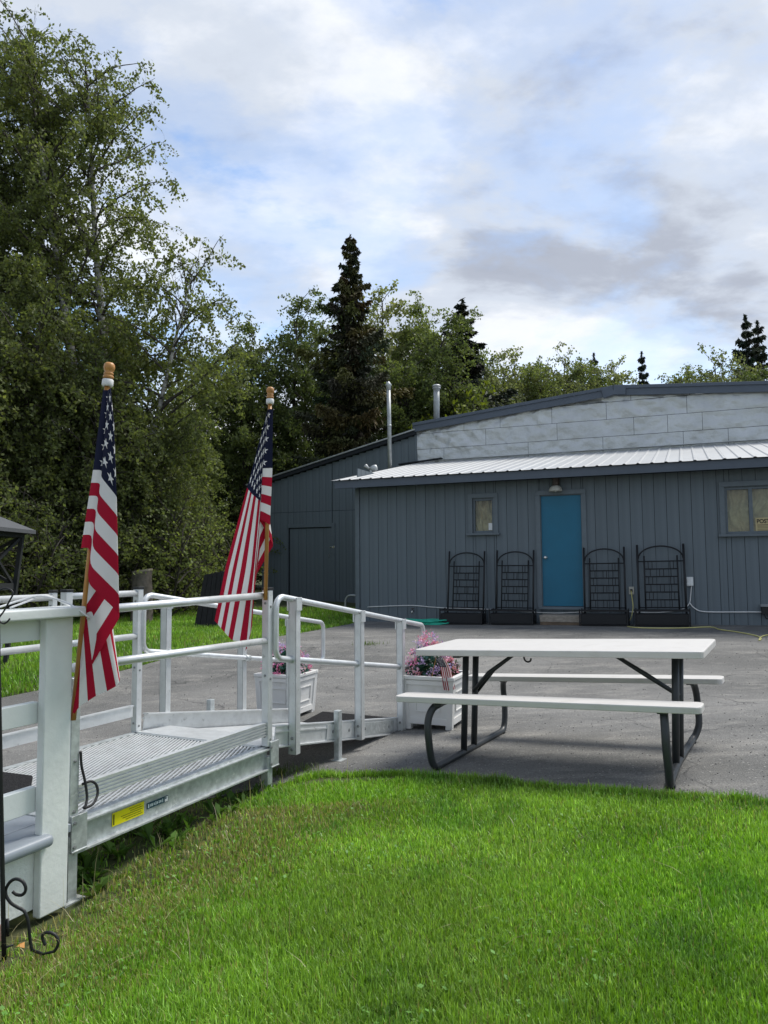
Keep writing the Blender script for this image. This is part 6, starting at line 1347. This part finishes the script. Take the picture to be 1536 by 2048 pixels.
def build_grass():
    r = np.random.default_rng(77)
    LAWN = []
    # near lawn: density falls with distance
    def lawn(n, y0, y1, hmin, hmax, wmin, wmax, name):
        y = y0 + (y1 - y0) * r.random(n) ** 0.85; x = r.uniform(-0.62, 0.62, n) * (y + 0.3)
        ok = ~in_poly(x + edge_shift(x, y) * 0.3, y - 0.03 + edge_shift(x, y), ASPH); dd = deck_d(x, y); ok &= (dd > 0.03) | (y > 4.9) | (r.random(n) < 0.10)
        ok &= ~((dd < 0.02) & (dd > -0.10) & (y < 3.3)); ok &= dd > -1.2
        tt = (x - NP.x) * AX.x + (y - NP.y) * AX.y
        ok &= ~((tt < -1.45) & (dd < 0.12)); ok &= ~((tt < -1.55) & (dd < 0.35) & (r.random(n) < 0.75))
        thin = np.exp(-((dd - 0.12) / 0.24) ** 2) * (y < 4.25); ok &= r.random(n) > thin * 0.6
        x, y = x[ok], y[ok]; m = len(x); c, dry = grass_tint(x, y, r, m)
        lush = fbm(x * 2.3, y * 2.3, 81); h = r.uniform(hmin, hmax, m) * (0.65 + 0.8 * lush) * (1 - 0.15 * dry) * (1 + 0.25 * np.exp(-((deck_d(x, y) - 0.06) / 0.06) ** 2)); w = r.uniform(wmin, wmax, m)
        ee = in_poly(x, y + 0.14, ASPH) & (y > 2.5); h = np.where(ee, h * r.uniform(0.5, 1.3, m), h)
        LAWN.append(blades(np.stack([x, y], -1), h, w, c, r, 0.80))
    lawn(200000, 1.75, 3.2, 0.022, 0.048, 0.0028, 0.0050, 'grass')
    lawn(190000, 2.9, 4.75, 0.022, 0.046, 0.0038, 0.0062, 'grass')
    # fringe of blades over the edge of the asphalt
    E_ = near_edge; bx, by = [], []
    for a, b in zip(E_[2:-1], E_[3:]):
        ln = math.hypot(b[0] - a[0], b[1] - a[1]); k = int(ln * 3800); t = r.random(k); bx.append(a[0] + (b[0] - a[0]) * t); by.append(a[1] + (b[1] - a[1]) * t)
    bx = np.concatenate(bx); by = np.concatenate(by); m = len(bx); by = by + r.normal(size=m) * 0.022 - 0.012 + edge_shift(bx, by) * 0.8; bx = bx + r.normal(size=m) * 0.02
    c, _ = grass_tint(bx, by, r, m); V, F, C = blades(np.stack([bx, by], -1), r.uniform(0.02, 0.06, m) * (0.5 + fbm(bx * 6, by * 6, 91)), r.uniform(0.003, 0.0055, m), c, r, 0.9)
    LAWN.append((V, F, C)); off = np.cumsum([0] + [len(q[0]) for q in LAWN])
    lw = link_mesh('grass', np_mesh('grass', np.concatenate([q[0] for q in LAWN]), np.concatenate([q[1] + o for q, o in zip(LAWN, off)]), M['grass'], np.concatenate([q[2] for q in LAWN])))
    tag(lw, 'bright mown lawn grass in the foreground', 'lawn', kind='stuff')
    # straw stalks lying on the lawn
    n = 700; y = r.uniform(2.3, 4.7, n); x = r.uniform(-0.5, 0.45, n) * y; dd = deck_d(x, y); ok = (~in_poly(x, y, ASPH)) & (dd > 0.02) & (r.random(n) < np.exp(-(dd / 0.55) ** 2) * 0.9 + 0.10); x, y = x[ok], y[ok]; m = len(x)
    c = np.array([0.40, 0.36, 0.20]) * r.uniform(0.6, 1.2, (m, 1)); V, F, C = blades(np.stack([x, y], -1), r.uniform(0.07, 0.20, m), r.uniform(0.0018, 0.0032, m), c, r, 1.5); V[:, 2] += 0.025
    tag(link_mesh('dry_stalks', np_mesh('dry_stalks', V, F, M['grass'], C)), 'pale dry stalks lying in the lawn', 'straw', kind='stuff')
    # far lawn beyond the ramp
    n = 150000; y = 5.5 + 13 * r.random(n) ** 1.15; x = r.uniform(-0.60, 0.02, n) * y; ok = (~in_poly(x, y - edge_shift(x, y), ASPH)) & (deck_d(x, y) < -1.2)
    q = (x - BO.x) * BX.x + (y - BO.y) * BX.y; qq = (x - BO.x) * BY.x + (y - BO.y) * BY.y; ok &= ~((q > -0.05) & (qq > -0.05)); ok &= ~((qq > BD - 0.05) & (q > -4.2))
    x, y = x[ok], y[ok]; m = len(x); c, _ = grass_tint(x, y, r, m); V, F, C = blades(np.stack([x, y], -1), r.uniform(0.05, 0.09, m), r.uniform(0.008, 0.014, m), c, r, 0.6)
    tag(link_mesh('grass', np_mesh('grass', V, F, M['grass'], C)), 'far patch of lawn beyond the ramp', 'lawn', kind='stuff')
    # weeds: broad leaves under the landing edge, tufts in the asphalt
    LV = []; LC = []
    for k in range(70):
        t = r.uniform(-1.45, 0.0); n_ = r.uniform(-0.08, 0.45); b = rp(t, n_); z = float(gz(b.x, b.y))
        for j in range(r.integers(5, 10)):
            a = r.uniform(0, 2 * np.pi); L = r.uniform(0.05, 0.13); e = r.uniform(0.5, 1.25); d = np.array([math.cos(a) * math.cos(e), math.sin(a) * math.cos(e), math.sin(e)]); s = np.array([-math.sin(a), math.cos(a), 0]) * L * r.uniform(0.10, 0.2)
            p = np.array([b.x, b.y, z]); LV.append(np.stack([p, p + d * L * 0.6 + s, p + d * L + np.array([0, 0, -0.2 * L]), p + d * L * 0.6 - s])); LC.append(np.tile(np.array([0.085, 0.17, 0.03]) * r.uniform(0.6, 1.3), (4, 1)))
    LV = np.concatenate(LV); tag(link_mesh('weeds', np_mesh('weeds', LV, np.arange(len(LV)).reshape(-1, 4), M['weed'], np.concatenate(LC))), 'broad-leaved weeds under the ramp landing', 'weeds', kind='stuff')
    P = []
    for px, py, k, sd in ((737, 1290, 160, 0.10), (545, 1552, 220, 0.08), (600, 1545, 90, 0.07)):
        g = gp(px, py); P.append(np.array(g.xy) + r.normal(size=(k, 2)) * sd * np.array([1, 0.6]))
    P = np.concatenate(P); m = len(P); V, F, C = blades(P, r.uniform(0.03, 0.08, m), r.uniform(0.003, 0.006, m), np.tile([0.10, 0.16, 0.03], (m, 1)) * r.uniform(0.7, 1.3, (m, 1)), r, 0.9); V[:, 2] += 0.006
    tag(link_mesh('asphalt_weeds', np_mesh('asphalt_weeds', V, F, M['grass'], C)), 'small grass tufts growing through the asphalt', 'weeds', kind='stuff')
    # clover and small flat weeds among the blades
    n = 2600; y = 1.8 + 2.9 * r.random(n); x = r.uniform(-0.55, 0.58, n) * y; ok = (~in_poly(x, y, ASPH)) & (deck_d(x, y) > 0.15) & (fbm(x * 2.1, y * 2.1, 95) > 0.53); x, y = x[ok], y[ok]; m = len(x)
    P3 = np.stack([x, y, gz(x, y) + r.uniform(0.018, 0.036, m)], -1); a = r.uniform(0, 2 * np.pi, m); L3 = r.uniform(0.005, 0.011, m)
    u3 = np.stack([np.cos(a), np.sin(a), r.normal(size=m) * 0.3], -1) * L3[:, None]; w3 = np.stack([-np.sin(a), np.cos(a), r.normal(size=m) * 0.3], -1) * (L3 * 0.75)[:, None]
    V = np.stack([P3 - u3, P3 + w3, P3 + u3, P3 - w3], 1).reshape(-1, 3); C = np.repeat(np.array([0.12, 0.26, 0.05]) * r.uniform(0.7, 1.4, (m, 1)), 4, 0)
    tag(link_mesh('clover', np_mesh('clover', V, np.arange(4 * m).reshape(-1, 4), M['weed'], C)), 'small clover leaves scattered through the lawn', 'clover', kind='stuff')
    # loose stones on the asphalt, thicker along its broken edge
    n = 2600; y = 4.0 + 8 * r.random(n) ** 1.4; x = r.uniform(-0.45, 0.55, n) * y
    q = r.random(900); sx = np.interp(q, np.linspace(0, 1, len(near_edge) - 2), [p[0] for p in near_edge[2:]]); sy = np.interp(q, np.linspace(0, 1, len(near_edge) - 2), [p[1] for p in near_edge[2:]]) + np.abs(r.normal(size=900)) * 0.09
    x = np.concatenate([x, sx]); y = np.concatenate([y, sy]); ok = in_poly(x, y, ASPH); x, y = x[ok], y[ok]; m = len(x); s = r.uniform(0.002, 0.006, m) * (1 + (y - 4) * 0.10)
    O = np.array([[1, 0, 0], [-1, 0, 0], [0, 1, 0], [0, -1, 0], [0, 0, 0.7], [0, 0, -0.7]], float); V = (O[None] * s[:, None, None] * r.uniform(0.6, 1.3, (m, 6, 1)) + np.stack([x, y, gz(x, y) + 0.006 + s * 0.4], -1)[:, None, :]).reshape(-1, 3)
    ft = np.array([[0, 2, 4], [2, 1, 4], [1, 3, 4], [3, 0, 4], [2, 0, 5], [1, 2, 5], [3, 1, 5], [0, 3, 5]]); F = (ft[None] + np.arange(m)[:, None, None] * 6).reshape(-1, 3)
    tag(link_mesh('gravel', np_mesh('gravel', V, F, M['clover'])), 'loose grit scattered on the asphalt', 'gravel', kind='stuff')
    g = gp(40, 1902); tag(MB().add([g + Vector(q) for q in ((-0.018, 0, 0.012), (-0.004, -0.012, 0.022), (0.018, -0.004, 0.012), (0.010, 0.014, 0.026), (-0.008, 0.012, 0.02))], [(0, 1, 3, 4), (1, 2, 3)]).build('fallen_leaf', M['debris']), 'curled orange fallen leaf in grass by the garden hook', 'leaf')
build_grass()
